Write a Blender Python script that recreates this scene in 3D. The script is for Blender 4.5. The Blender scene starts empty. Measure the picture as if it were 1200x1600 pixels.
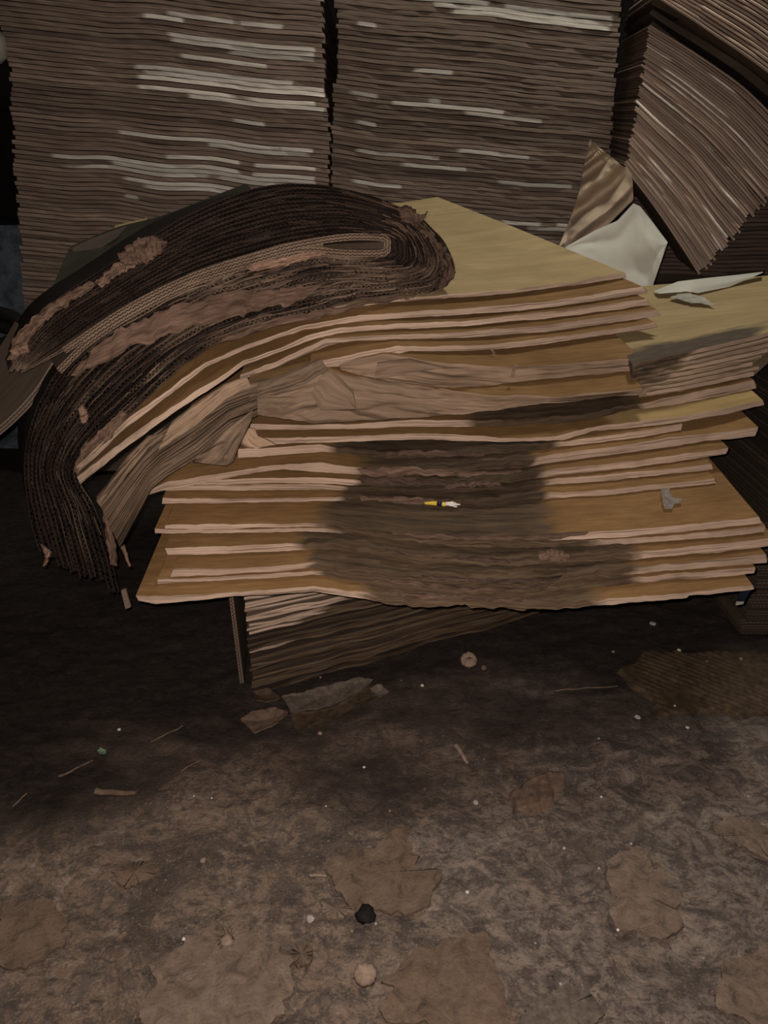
import bpy, math, random
import numpy as np

# ------------------------------------------------------------------ camera, world, lights, exposure
SC = bpy.context.scene
COL = SC.collection
CAM_H, PITCH, FPX = 1.2, math.radians(25.0), 1200.0
cd = bpy.data.cameras.new('camera'); cd.sensor_fit = 'VERTICAL'; cd.sensor_height = 36.0; cd.lens = 27.0
cd.clip_start = 0.02
cam = bpy.data.objects.new('camera', cd); COL.objects.link(cam)
cam.location = (0, 0, CAM_H); cam.rotation_euler = (math.pi/2 - PITCH, 0, 0)
SC.camera = cam
w = bpy.data.worlds.new('world'); SC.world = w; w.use_nodes = True
w.node_tree.nodes['Background'].inputs[0].default_value = (0.95, 1.0, 1.05, 1)
w.node_tree.nodes['Background'].inputs[1].default_value = 0.010

def area(name, loc, target, size, power, color, spread=math.pi):
    l = bpy.data.lights.new(name, 'AREA'); l.shape = 'DISK'; l.size = size; l.energy = power; l.color = color; l.spread = spread
    o = bpy.data.objects.new(name, l); COL.objects.link(o); o.location = loc
    d = np.array(target, float) - np.array(loc, float)
    o.rotation_euler = (math.atan2(math.hypot(d[0], d[1]), -d[2]), 0, math.atan2(d[1], d[0]) - math.pi/2)
    return o
area('phone_flash', (-0.014, 0.012, 1.214), (-0.014, 1.0, 0.80), 0.012, 23.0, (1.0, 0.86, 0.76))
area('ceiling_lamp', (0.9, 2.2, 2.95), (0.8, 2.2, 0.0), 0.45, 22.0, (1.0, 0.97, 0.84))
SC.view_settings.view_transform = 'Standard'; SC.view_settings.look = 'None'
SC.view_settings.gamma = 1.0; SC.view_settings.use_curve_mapping = False
SC.view_settings.exposure = 0.0

# ------------------------------------------------------------------ helpers
R_ = random.Random(7)
CP, SP = math.cos(PITCH), math.sin(PITCH)
def ray(px, py):
    u = (np.asarray(px, float) - 600) / FPX; v = (800 - np.asarray(py, float)) / FPX
    return u, CP + v*SP, -SP + v*CP
def at(px, py, Y):                       # the point at depth Y seen at a place of the photograph
    u, dy, dz = ray(px, py); t = np.asarray(Y, float) / dy
    return np.stack(np.broadcast_arrays(u*t, Y + 0*t, CAM_H + dz*t), -1)
def floor_at(px, py, z=0.0):
    u, dy, dz = ray(px, py); t = (z - CAM_H) / dz
    return np.array((u*t, dy*t, z))
def pt(L, x):
    a = np.array(L, float); return np.interp(x, a[:, 0], a[:, 1])
def noise1(x, seed, scale):              # smooth value noise in -1..1
    rs = np.random.RandomState(seed % 100003); tab = rs.uniform(-1, 1, 512)
    f = np.asarray(x, float)/scale + 1000; i = np.floor(f).astype(int); t = f - i; t = t*t*(3 - 2*t)
    return tab[i % 512]*(1 - t) + tab[(i+1) % 512]*t
def noise2(x, y, seed, sx, sy):
    rs = np.random.RandomState(seed % 100003); tab = rs.uniform(-1, 1, (128, 128))
    f = np.asarray(x, float)/sx + 500; g = np.asarray(y, float)/sy + 500
    i = np.floor(f).astype(int); j = np.floor(g).astype(int); t = f-i; s = g-j; t = t*t*(3-2*t); s = s*s*(3-2*s)
    a = tab[i % 128, j % 128]; b = tab[(i+1) % 128, j % 128]; c = tab[i % 128, (j+1) % 128]; d = tab[(i+1) % 128, (j+1) % 128]
    return (a*(1-t)+b*t)*(1-s) + (c*(1-t)+d*t)*s
def smooth(a, b, x):
    t = np.clip((np.asarray(x, float)-a)/(b-a), 0, 1); return t*t*(3-2*t)

class MB:                                 # gathers grids; build() links ONE mesh object
    def __init__(s): s.v = []; s.f = []; s.m = []; s.uv = []; s.st = []; s.tn = []; s.n = 0
    def grid(s, P, mat=0, flip=False, stain=0.0, tone=1.0, uv=None, close=False):
        P = np.asarray(P, float); nr, nc = P.shape[:2]
        idx = s.n + np.arange(nr*nc).reshape(nr, nc)
        a, b, c, d = idx[:-1, :-1], idx[:-1, 1:], idx[1:, 1:], idx[1:, :-1]
        q = np.stack((a, d, c, b) if flip else (a, b, c, d), -1).reshape(-1, 4)
        s.v.append(P.reshape(-1, 3)); s.f.append(q); s.m.append(np.full(len(q), mat, int))
        s.st.append(np.broadcast_to(np.asarray(stain, float), (nr, nc)).reshape(-1))
        s.tn.append(np.broadcast_to(np.asarray(tone, float), (nr, nc)).reshape(-1))
        if uv is None:
            du = np.zeros((nr, nc)); du[:, 1:] = np.cumsum(np.linalg.norm(np.diff(P, axis=1), axis=2), 1)
            dv = np.zeros((nr, nc)); dv[1:] = np.cumsum(np.linalg.norm(np.diff(P, axis=0), axis=2), 0)
            uv = np.stack((du, dv), -1)
        s.uv.append(uv.reshape(-1, 2)); s.n += nr*nc
    def box(s, c, size, mat=0, rot=0.0, **k):
        x, y, z = np.array(size)/2.0; cr, sr = math.cos(rot), math.sin(rot)
        p = lambda a, b, d: (c[0]+a*x*cr-b*y*sr, c[1]+a*x*sr+b*y*cr, c[2]+d*z)
        for F in (((-1,-1,-1),(1,-1,-1),(-1,-1,1),(1,-1,1)), ((1,1,-1),(-1,1,-1),(1,1,1),(-1,1,1)), ((-1,1,-1),(-1,-1,-1),(-1,1,1),(-1,-1,1)),
                  ((1,-1,-1),(1,1,-1),(1,-1,1),(1,1,1)), ((-1,-1,1),(1,-1,1),(-1,1,1),(1,1,1)), ((-1,1,-1),(1,1,-1),(-1,-1,-1),(1,-1,-1))):
            q = [p(*t) for t in F]; s.grid([[q[0], q[1]], [q[2], q[3]]], mat, **k)
    def build(s, name, mats, parent=None, label=None, cat=None, group=None, kind=None, smooth_shade=False):
        V = np.concatenate(s.v); F = np.concatenate(s.f); M = np.concatenate(s.m)
        lo, hi = V.min(0), V.max(0)
        org = np.array(((lo[0]+hi[0])/2, (lo[1]+hi[1])/2, lo[2]))
        if parent is not None: org = np.array(parent.get('org', (0., 0., 0.)))
        me = bpy.data.meshes.new(name)
        me.vertices.add(len(V)); me.vertices.foreach_set('co', (V-org).astype(np.float32).ravel())
        me.loops.add(F.size); me.loops.foreach_set('vertex_index', F.ravel().astype(np.int32))
        me.polygons.add(len(F)); me.polygons.foreach_set('loop_start', np.arange(0, F.size, 4, dtype=np.int32))
        me.polygons.foreach_set('material_index', M.astype(np.int32))
        if smooth_shade: me.polygons.foreach_set('use_smooth', np.ones(len(F), bool))
        ul = me.uv_layers.new(name='uv'); ul.data.foreach_set('uv', np.concatenate(s.uv)[F.ravel()].astype(np.float32).ravel())
        for nm, arr in (('stain', s.st), ('tone', s.tn)):
            at_ = me.attributes.new(nm, 'FLOAT', 'POINT'); at_.data.foreach_set('value', np.concatenate(arr).astype(np.float32))
        for m in mats: me.materials.append(m)
        me.update(); me.validate()
        o = bpy.data.objects.new(name, me); COL.objects.link(o)
        o['org'] = [float(x) for x in org]
        if parent is not None: o.parent = parent
        else: o.location = org
        tag(o, label, cat, group, kind)
        return o
def tag(o, label=None, cat=None, group=None, kind=None):
    if label: o['label'] = label
    if cat: o['category'] = cat
    if group: o['group'] = group
    if kind: o['kind'] = kind
    return o
def thing(name, loc, label, cat, group=None):
    o = bpy.data.objects.new(name, None); COL.objects.link(o); o.location = [float(x) for x in loc]; o.empty_display_size = 0.05
    o['org'] = [float(x) for x in loc]
    return tag(o, label, cat, group)
ORD = ['lowest', 'second', 'third', 'fourth', 'fifth', 'sixth', 'seventh', 'eighth', 'ninth', 'tenth']

# ------------------------------------------------------------------ materials
class NT:
    def __init__(s, name, rough=0.85, spec=0.15):
        s.m = bpy.data.materials.new(name); s.m.use_nodes = True; s.t = s.m.node_tree; s.b = s.t.nodes['Principled BSDF']
        s.b.inputs['Roughness'].default_value = rough; s.b.inputs['Specular IOR Level'].default_value = spec
        s.tc = s.t.nodes.new('ShaderNodeTexCoord')
    def link(s, a, b): s.t.links.new(a, b)
    def map(s, src, scale):
        n = s.t.nodes.new('ShaderNodeMapping'); n.inputs['Scale'].default_value = scale; s.link(s.tc.outputs[src], n.inputs[0]); return n.outputs[0]
    def noise(s, vec, scale=1.0, detail=4.0, rough=0.55, dist=0.0):
        n = s.t.nodes.new('ShaderNodeTexNoise'); n.inputs['Scale'].default_value = scale; n.inputs['Detail'].default_value = detail
        n.inputs['Roughness'].default_value = rough; n.inputs['Distortion'].default_value = dist; s.link(vec, n.inputs['Vector']); return n.outputs[0]
    def ramp(s, fac, stops):
        n = s.t.nodes.new('ShaderNodeValToRGB'); e = n.color_ramp.elements
        e[0].position, e[0].color = stops[0][0], (*stops[0][1], 1); e[1].position, e[1].color = stops[-1][0], (*stops[-1][1], 1)
        for p, c in stops[1:-1]: k = e.new(p); k.color = (*c, 1)
        s.link(fac, n.inputs[0]); return n.outputs[0]
    def rng(s, v, a, b, c=0.0, d=1.0):
        n = s.t.nodes.new('ShaderNodeMapRange'); s.link(v, n.inputs[0])
        for i, x in enumerate((a, b, c, d)): n.inputs[i+1].default_value = x
        return n.outputs[0]
    def math(s, op, a, b):
        n = s.t.nodes.new('ShaderNodeMath'); n.operation = op
        for i, x in enumerate((a, b)):
            if hasattr(x, 'is_linked'): s.link(x, n.inputs[i])
            else: n.inputs[i].default_value = x
        return n.outputs[0]
    def mix(s, fac, a, b, mode='MIX'):
        n = s.t.nodes.new('ShaderNodeMix'); n.data_type = 'RGBA'; n.blend_type = mode
        for i, x in ((0, fac), (6, a), (7, b)):
            if hasattr(x, 'is_linked'): s.link(x, n.inputs[i])
            elif i == 0: n.inputs[0].default_value = x
            else: n.inputs[i].default_value = (*x, 1)
        return n.outputs[2]
    def attr(s, name):
        n = s.t.nodes.new('ShaderNodeAttribute'); n.attribute_name = name; return n.outputs['Fac']
    def grey(s, v):
        n = s.t.nodes.new('ShaderNodeCombineColor')
        for i in range(3): s.link(v, n.inputs[i])
        return n.outputs[0]
    def rand(s):
        n = s.t.nodes.new('ShaderNodeObjectInfo'); return n.outputs['Random']
    def bump(s, h, strength=0.3, dist=0.002):
        n = s.t.nodes.new('ShaderNodeBump'); n.inputs['Strength'].default_value = strength; n.inputs['Distance'].default_value = dist
        s.link(h, n.inputs['Height']); s.link(n.outputs[0], s.b.inputs['Normal'])
    def color(s, c): s.link(c, s.b.inputs['Base Color'])

def board_mat(name, lo, hi, uvs, stain_lo, stain_hi, stain_uvs, rand_amt=0.25, bump=0.25, rough=0.85, amp=0.95, line=None, line_s=0.8):
    n = NT(name, rough)
    v = n.map('UV', uvs); g = n.noise(v, 1.0, 5, 0.6)
    c = n.ramp(g, [(0.3, lo), (0.7, hi)])
    if line:                               # fine dark lines between the liners of a cut edge
        l = n.noise(n.map('UV', line), 1.0, 2, 0.5)
        c = n.mix(n.rng(l, 0.34, 0.46, line_s, 0.0), c, (lo[0]*0.30, lo[1]*0.27, lo[2]*0.25))
    blot = n.noise(n.map('UV', (5, 9, 1)), 1.0, 4, 0.6)
    c = n.mix(n.rng(blot, 0.35, 0.7, 0.0, 0.45), c, tuple(x*0.62 for x in lo))
    sn = n.noise(n.map('UV', stain_uvs), 1.0, 6, 0.68)
    sc = n.ramp(sn, [(0.28, stain_lo), (0.72, stain_hi)])
    s1 = n.math('ADD', n.attr('stain'), n.math('MULTIPLY', n.math('SUBTRACT', n.noise(n.map('UV', (6, 22, 1)), 1.0, 7, 0.68), 0.5), amp))
    f = n.rng(s1, 0.36, 0.62)
    c = n.mix(f, c, sc)
    k = n.math('MULTIPLY', n.attr('tone'), n.rng(n.rand(), 0, 1, 1-rand_amt, 1+rand_amt))
    c = n.mix(1.0, c, n.grey(k), 'MULTIPLY')
    n.color(c); n.bump(n.mix(f, n.grey(g), n.grey(sn)), bump, 0.003)
    return n.m
STL, STH = (0.024, 0.016, 0.0105), (0.172, 0.116, 0.073)
M_FACE = board_mat('kraft_face', (0.165, 0.090, 0.036), (0.255, 0.148, 0.064), (14, 90, 1), STL, STH, (7, 60, 1), 0.12)
M_EDGE = board_mat('cut_board_edge', (0.36, 0.255, 0.188), (0.60, 0.455, 0.36), (10, 420, 1), STL, STH, (9, 260, 1), 0.12, 0.5, line=(4, 260, 1))
M_PARTLIT = board_mat('part_lamplit_kraft_face', (0.30, 0.205, 0.088), (0.40, 0.285, 0.135), (4, 40, 1), (0.12, 0.066, 0.026), (0.21, 0.122, 0.050), (10, 70, 1), 0.08)  # lamp light painted in as yellow kraft; the stain mask returns it to brown
M_LAMPLIT = board_mat('lamplit_kraft_face', (0.345, 0.255, 0.130), (0.45, 0.340, 0.185), (4, 30, 1), (0.07, 0.052, 0.04), (0.13, 0.10, 0.075), (20, 50, 1), 0.08)  # ordinary kraft with the ceiling lamp's light put into its colour
M_GEDGE = board_mat('grey_board_edge', (0.19, 0.138, 0.108), (0.33, 0.25, 0.20), (5, 420, 1), (0.50, 0.45, 0.39), (0.74, 0.69, 0.62), (6, 300, 1), 0.22, 0.4, line=(3, 300, 1), line_s=0.5)
M_FLUTE = board_mat('open_flute_edge', (0.10, 0.075, 0.058), (0.19, 0.145, 0.115), (40, 300, 1), (0.03, 0.02, 0.015), (0.07, 0.05, 0.04), (10, 200, 1), 0.2, 0.4)
M_PALE = board_mat('pale_peeled_liner', (0.46, 0.42, 0.37), (0.66, 0.62, 0.56), (8, 200, 1), (0.10, 0.07, 0.05), (0.2, 0.15, 0.12), (10, 60, 1), 0.1)
M_TFACE = board_mat('dull_board_face', (0.09, 0.065, 0.048), (0.13, 0.098, 0.075), (5, 60, 1), (0.03, 0.02, 0.015), (0.07, 0.05, 0.04), (10, 60, 1), 0.2)
M_CHAR = board_mat('charred_ply', (0.10, 0.070, 0.050), (0.23, 0.165, 0.120), (60, 500, 1), (0.010, 0.0065, 0.005), (0.038, 0.025, 0.020), (80, 300, 1), 0.22, 0.5)
M_PULP = board_mat('torn_pulp', (0.10, 0.062, 0.044), (0.34, 0.220, 0.160), (16, 150, 1), (0.02, 0.014, 0.01), (0.08, 0.055, 0.04), (60, 200, 1), 0.1, 0.8)
M_CRUMP = board_mat('crumpled_kraft_paper', (0.19, 0.130, 0.088), (0.38, 0.272, 0.192), (5, 130, 1), (0.035, 0.024, 0.017), (0.15, 0.105, 0.075), (9, 150, 1), 0.08, 0.4, line=(4, 90, 1))
M_WHITE = board_mat('white_paper', (0.50, 0.49, 0.43), (0.62, 0.61, 0.55), (3, 4, 1), (0.2, 0.19, 0.17), (0.3, 0.28, 0.25), (9, 9, 1), 0.05, 0.1)
M_BROWNP = board_mat('brown_wrapping_paper', (0.40, 0.31, 0.225), (0.54, 0.43, 0.32), (6, 9, 1), (0.1, 0.07, 0.05), (0.2, 0.15, 0.1), (9, 9, 1), 0.05, 0.2)
M_DARKF = board_mat('dark_grey_liner', (0.040, 0.038, 0.028), (0.062, 0.058, 0.044), (12, 30, 1), (0.09, 0.075, 0.06), (0.12, 0.10, 0.08), (9, 9, 1), 0.05)

def flat(name, c, rough=0.8, var=0.25, sc=60, metallic=0.0):
    n = NT(name, rough); g = n.noise(n.map('Object', (sc, sc, sc)), 1.0, 4, 0.6)
    n.color(n.ramp(g, [(0.3, tuple(x*(1-var) for x in c)), (0.7, tuple(min(1, x*(1+var)) for x in c))])); n.bump(g, 0.3, 0.001)
    n.b.inputs['Metallic'].default_value = metallic
    return n.m

# floor: sooty earth and trodden pulp
nf = NT('trodden_dirt', 0.75, 0.25)
pos = nf.map('Object', (1, 1, 1))
wp = nf.noise(pos, 3.0, 5, 0.6)
g1 = nf.noise(pos, 6.0, 9, 0.68, 0.8); g2 = nf.noise(nf.map('Object', (1, 1.5, 1)), 42.0, 7, 0.7, 0.6); g3 = nf.noise(pos, 190.0, 4, 0.7); g4 = nf.noise(pos, 17.0, 8, 0.72, 1.2)
c = nf.ramp(g1, [(0.30, (0.045, 0.034, 0.028)), (0.44, (0.090, 0.066, 0.051)), (0.50, (0.155, 0.112, 0.085)), (0.60, (0.13, 0.094, 0.072)), (0.64, (0.20, 0.150, 0.120)), (0.80, (0.22, 0.175, 0.145))])
sx = nf.t.nodes.new('ShaderNodeSeparateXYZ'); nf.link(pos, sx.inputs[0])
side = nf.rng(nf.math('ADD', sx.outputs[0], nf.math('MULTIPLY', nf.math('SUBTRACT', wp, 0.5), 2.2)), -0.25, 0.45)
c = nf.mix(nf.math('MULTIPLY', side, 0.75), c, nf.ramp(g4, [(0.32, (0.24, 0.195, 0.165)), (0.46, (0.155, 0.128, 0.112)), (0.58, (0.085, 0.072, 0.067))]))
c = nf.mix(nf.rng(g4, 0.50, 0.56, 0.0, 0.65), c, (0.060, 0.050, 0.046))
c = nf.mix(nf.rng(g4, 0.40, 0.36, 0.0, 0.70), c, (0.19, 0.165, 0.145))
c = nf.mix(nf.rng(g2, 0.47, 0.62, 0.0, 0.85), c, (0.045, 0.036, 0.032))
c = nf.mix(nf.rng(g3, 0.58, 0.70, 0.0, 0.7), c, (0.25, 0.21, 0.18))
c = nf.mix(nf.rng(g3, 0.30, 0.40, 0.85, 0.0), c, (0.02, 0.016, 0.014))
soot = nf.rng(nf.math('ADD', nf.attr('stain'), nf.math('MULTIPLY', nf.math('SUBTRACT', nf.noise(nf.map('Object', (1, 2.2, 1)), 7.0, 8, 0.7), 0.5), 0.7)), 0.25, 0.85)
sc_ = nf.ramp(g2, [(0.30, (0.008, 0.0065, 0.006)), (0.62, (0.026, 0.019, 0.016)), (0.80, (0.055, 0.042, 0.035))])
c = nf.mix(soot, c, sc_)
c = nf.mix(1.0, c, nf.grey(nf.attr('tone')), 'MULTIPLY')
c = nf.mix(1.0, c, (1.36, 1.33, 1.30), 'MULTIPLY')
nf.color(c); nf.bump(nf.mix(0.35, nf.mix(0.5, nf.grey(g2), nf.grey(g3)), nf.grey(g4)), 0.9, 0.010)
M_FLOOR = nf.m
M_WALL = flat('sooty_plaster', (0.012, 0.010, 0.009), 0.9, 0.3, 6)

# ------------------------------------------------------------------ the setting
yy = np.concatenate((np.linspace(0.35, 2.4, 260), np.linspace(2.42, 4.3, 60))); xx = np.linspace(-2.6, 2.6, 330)
X, Y = np.meshgrid(xx, yy)
Z = 0.006*noise2(X, Y, 5, .16, .12) + 0.004*noise2(X, Y, 6, .05, .04) + 0.0022*noise2(X, Y, 8, .02, .017) - 0.012
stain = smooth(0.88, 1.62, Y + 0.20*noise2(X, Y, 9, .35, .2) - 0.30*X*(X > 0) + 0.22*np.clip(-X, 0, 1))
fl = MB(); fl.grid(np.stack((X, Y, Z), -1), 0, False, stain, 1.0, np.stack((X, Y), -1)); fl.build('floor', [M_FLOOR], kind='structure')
for nm, c, s in (('wall_back', (0, 4.25, 1.7), (5.6, .1, 3.5)), ('wall_left', (-2.65, 2.2, 1.7), (.1, 4.2, 3.5)), ('wall_right', (2.65, 2.2, 1.7), (.1, 4.2, 3.5)), ('ceiling', (0, 2.2, 3.5), (5.4, 4.2, .1))):
    b = MB(); b.box(c, s); b.build(nm, [M_WALL], kind='structure')

# ------------------------------------------------------------------ stacked sheets
class Surf:
    def __init__(s, X, zT, Yf, m): s.X, s.z, s.Yf, s.m = X, zT, Yf, m
    def __call__(s, X, Y): return np.interp(X, s.X, s.z) + s.m*(Y - np.interp(X, s.X, s.Yf))
def rest(px, py, surf, gap, lo=1.0, hi=2.9):
    u, dy, dz = ray(px, py); a = np.full(len(px), lo); b = np.full(len(px), hi)
    for _ in range(34):
        y = (a+b)/2; t = y/dy; above = CAM_H + dz*t > surf(u*t, y) + gap
        a = np.where(above, y, a); b = np.where(above, b, y)
    return (a+b)/2
SEED = [100]
def sheet(name, T, B, Yf, D, label, cat='sheet', group=None, mats=None, stain=None, m=0.15, step=4.0, rows=4, pleat=0.002, rag=0.8, wetrag=2.2,
          tone=1.0, DR=None, nv=8, zcurve=0.0, surf=None, gap=0.0022, back_stain_light=None, lip=0.0, edge_tone=1.0, stone=1.0):
    """a sheet: front cut edge between the lines T and B of the photograph, at depth Yf (or resting on surf); goes back along D"""
    SEED[0] += 7; sd = SEED[0]
    mats = mats or [M_FACE, M_EDGE]
    x0 = max(T[0][0], B[0][0]); x1 = min(T[-1][0], B[-1][0])
    n = max(8, int((x1-x0)/step)); f = np.linspace(0, 1, n)
    pt_x = T[0][0] + (T[-1][0]-T[0][0])*f; pb_x = B[0][0] + (B[-1][0]-B[0][0])*f; px = (pt_x+pb_x)/2
    st = np.zeros(n) if stain is None else stain(px)
    kr = rag + wetrag*np.clip(st, 0, 1); tone0 = tone; tone = tone*(1+np.clip(st, 0, 1)*(stone-1)); base_t, base_b = pt(T, pt_x), pt(B, pb_x)
    top = pt(T, pt_x) + kr*(0.7*noise1(px, sd, 26) + 0.5*noise1(px, sd+1, 9))
    bot = pt(B, pb_x) + kr*(0.7*noise1(px, sd+2, 31) + 0.4*noise1(px, sd+3, 8) - (.9 if surf is not None and sd > 115 else 0))
    bot = np.maximum(bot, top + 2.6)
    if surf is not None:
        Yb = rest(pb_x, base_b, surf, gap); k = np.ones(9)/9; Yb = np.convolve(np.pad(Yb, 4, 'edge'), k, 'valid')
        if Yf is not None: Yb = Yb + Yf(px)
    else: Yb = Yf(px)
    pb = at(pb_x, bot, Yb); ptp = at(pt_x, top, Yb)
    # front edge grid with small relief
    r = np.linspace(0, 1, rows)[:, None]
    E = ptp[None]*(1-r[..., None]) + pb[None]*r[..., None]
    rel = pleat*noise2(np.broadcast_to(px, (rows, n)), np.broadcast_to(r*rows, (rows, n)), sd+4, 55, 1.0)
    rel[0] *= .3; rel[-1] *= .3
    E[..., 1] += rel; E[..., 1] += 0.003*noise1(px, sd+5, 14)*(0.4+np.clip(st, 0, 1))
    pbs = at(pb_x, np.maximum(base_b, base_t+2.6), Yb); pts_ = at(pt_x, base_t, Yb)
    D = np.array(D, float); DR = D if DR is None else np.array(DR, float)
    Dn = D[None]*(1-f[:, None]) + DR[None]*f[:, None]
    s = np.linspace(0, 1, nv)**1.4
    TP = pts_[None] + s[:, None, None]*Dn[None]; BT = pbs[None] + s[:, None, None]*Dn[None]; TP[0] = E[0]; BT[0] = E[-1]; TP[1:, :, 2] -= .0006; BT[1:, :, 2] += .0006
    dz = zcurve*(s**2)[:, None]; TP[..., 2] += dz; BT[..., 2] += dz
    if lip: l = lip*np.exp(-(s*12)**1)[:, None]; TP[1:, :, 2] += lip - l[1:]; BT[1:, :, 2] += lip - l[1:]
    bs = st[None]*np.ones((nv, 1)) if back_stain_light is None else np.array([back_stain_light(px, q) for q in s])
    g = MB()
    pu = np.cumsum(np.r_[0, np.linalg.norm(np.diff(ptp, axis=0), axis=1)])
    ul = np.broadcast_to(pu, (rows, n)); vl = np.broadcast_to(r, (rows, n))*np.linalg.norm(ptp-pb, axis=1)
    off = (sd % 37)*1.7
    ge = MB(); ge.grid(E, 0, True, np.broadcast_to(st, (rows, n)), tone*edge_tone, np.stack((ul+off, vl+off), -1))
    vf = (s[:, None]*np.linalg.norm(Dn, axis=1)[None])
    uvf = np.stack((np.broadcast_to(pu, (nv, n))+off, vf+off), -1)
    g.grid(TP, 0, False, bs, tone, uvf); g.grid(BT, 0, True, bs, tone*.9, uvf)
    for sl, fl_ in ((0, False), (-1, True)):
        S = np.stack([TP[:, sl]*(1-q)+BT[:, sl]*q for q in (0, .5, 1)])
        S[1, :, 0] += 0.003*noise1(np.arange(nv), sd+9, 1.0)
        ge.grid(S, 0, fl_, bs[:, sl][None]*np.ones((3, 1)), tone0)
    g.grid(np.stack((TP[-1], BT[-1])), 1, False, bs[-1][None]*np.ones((2, 1)), tone0)
    o = g.build(name, mats, label=label, cat=cat, group=group, smooth_shade=False)
    ge.build('cut_edge', [mats[1]], parent=o, label='crumpled paper edge' if mats[1] is M_CRUMP else 'pale cut edge')
    return o, Surf(pts_[:, 0], pts_[:, 2], Yb, m), Yb

def band(a, b, wa=45, wb=45, k=1.0):       # a soaked band across the sheet between two places of its front edge
    return lambda px: k*smooth(a-wa, a+wa, px)*(1-smooth(b-wb, b+wb, px))

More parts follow.
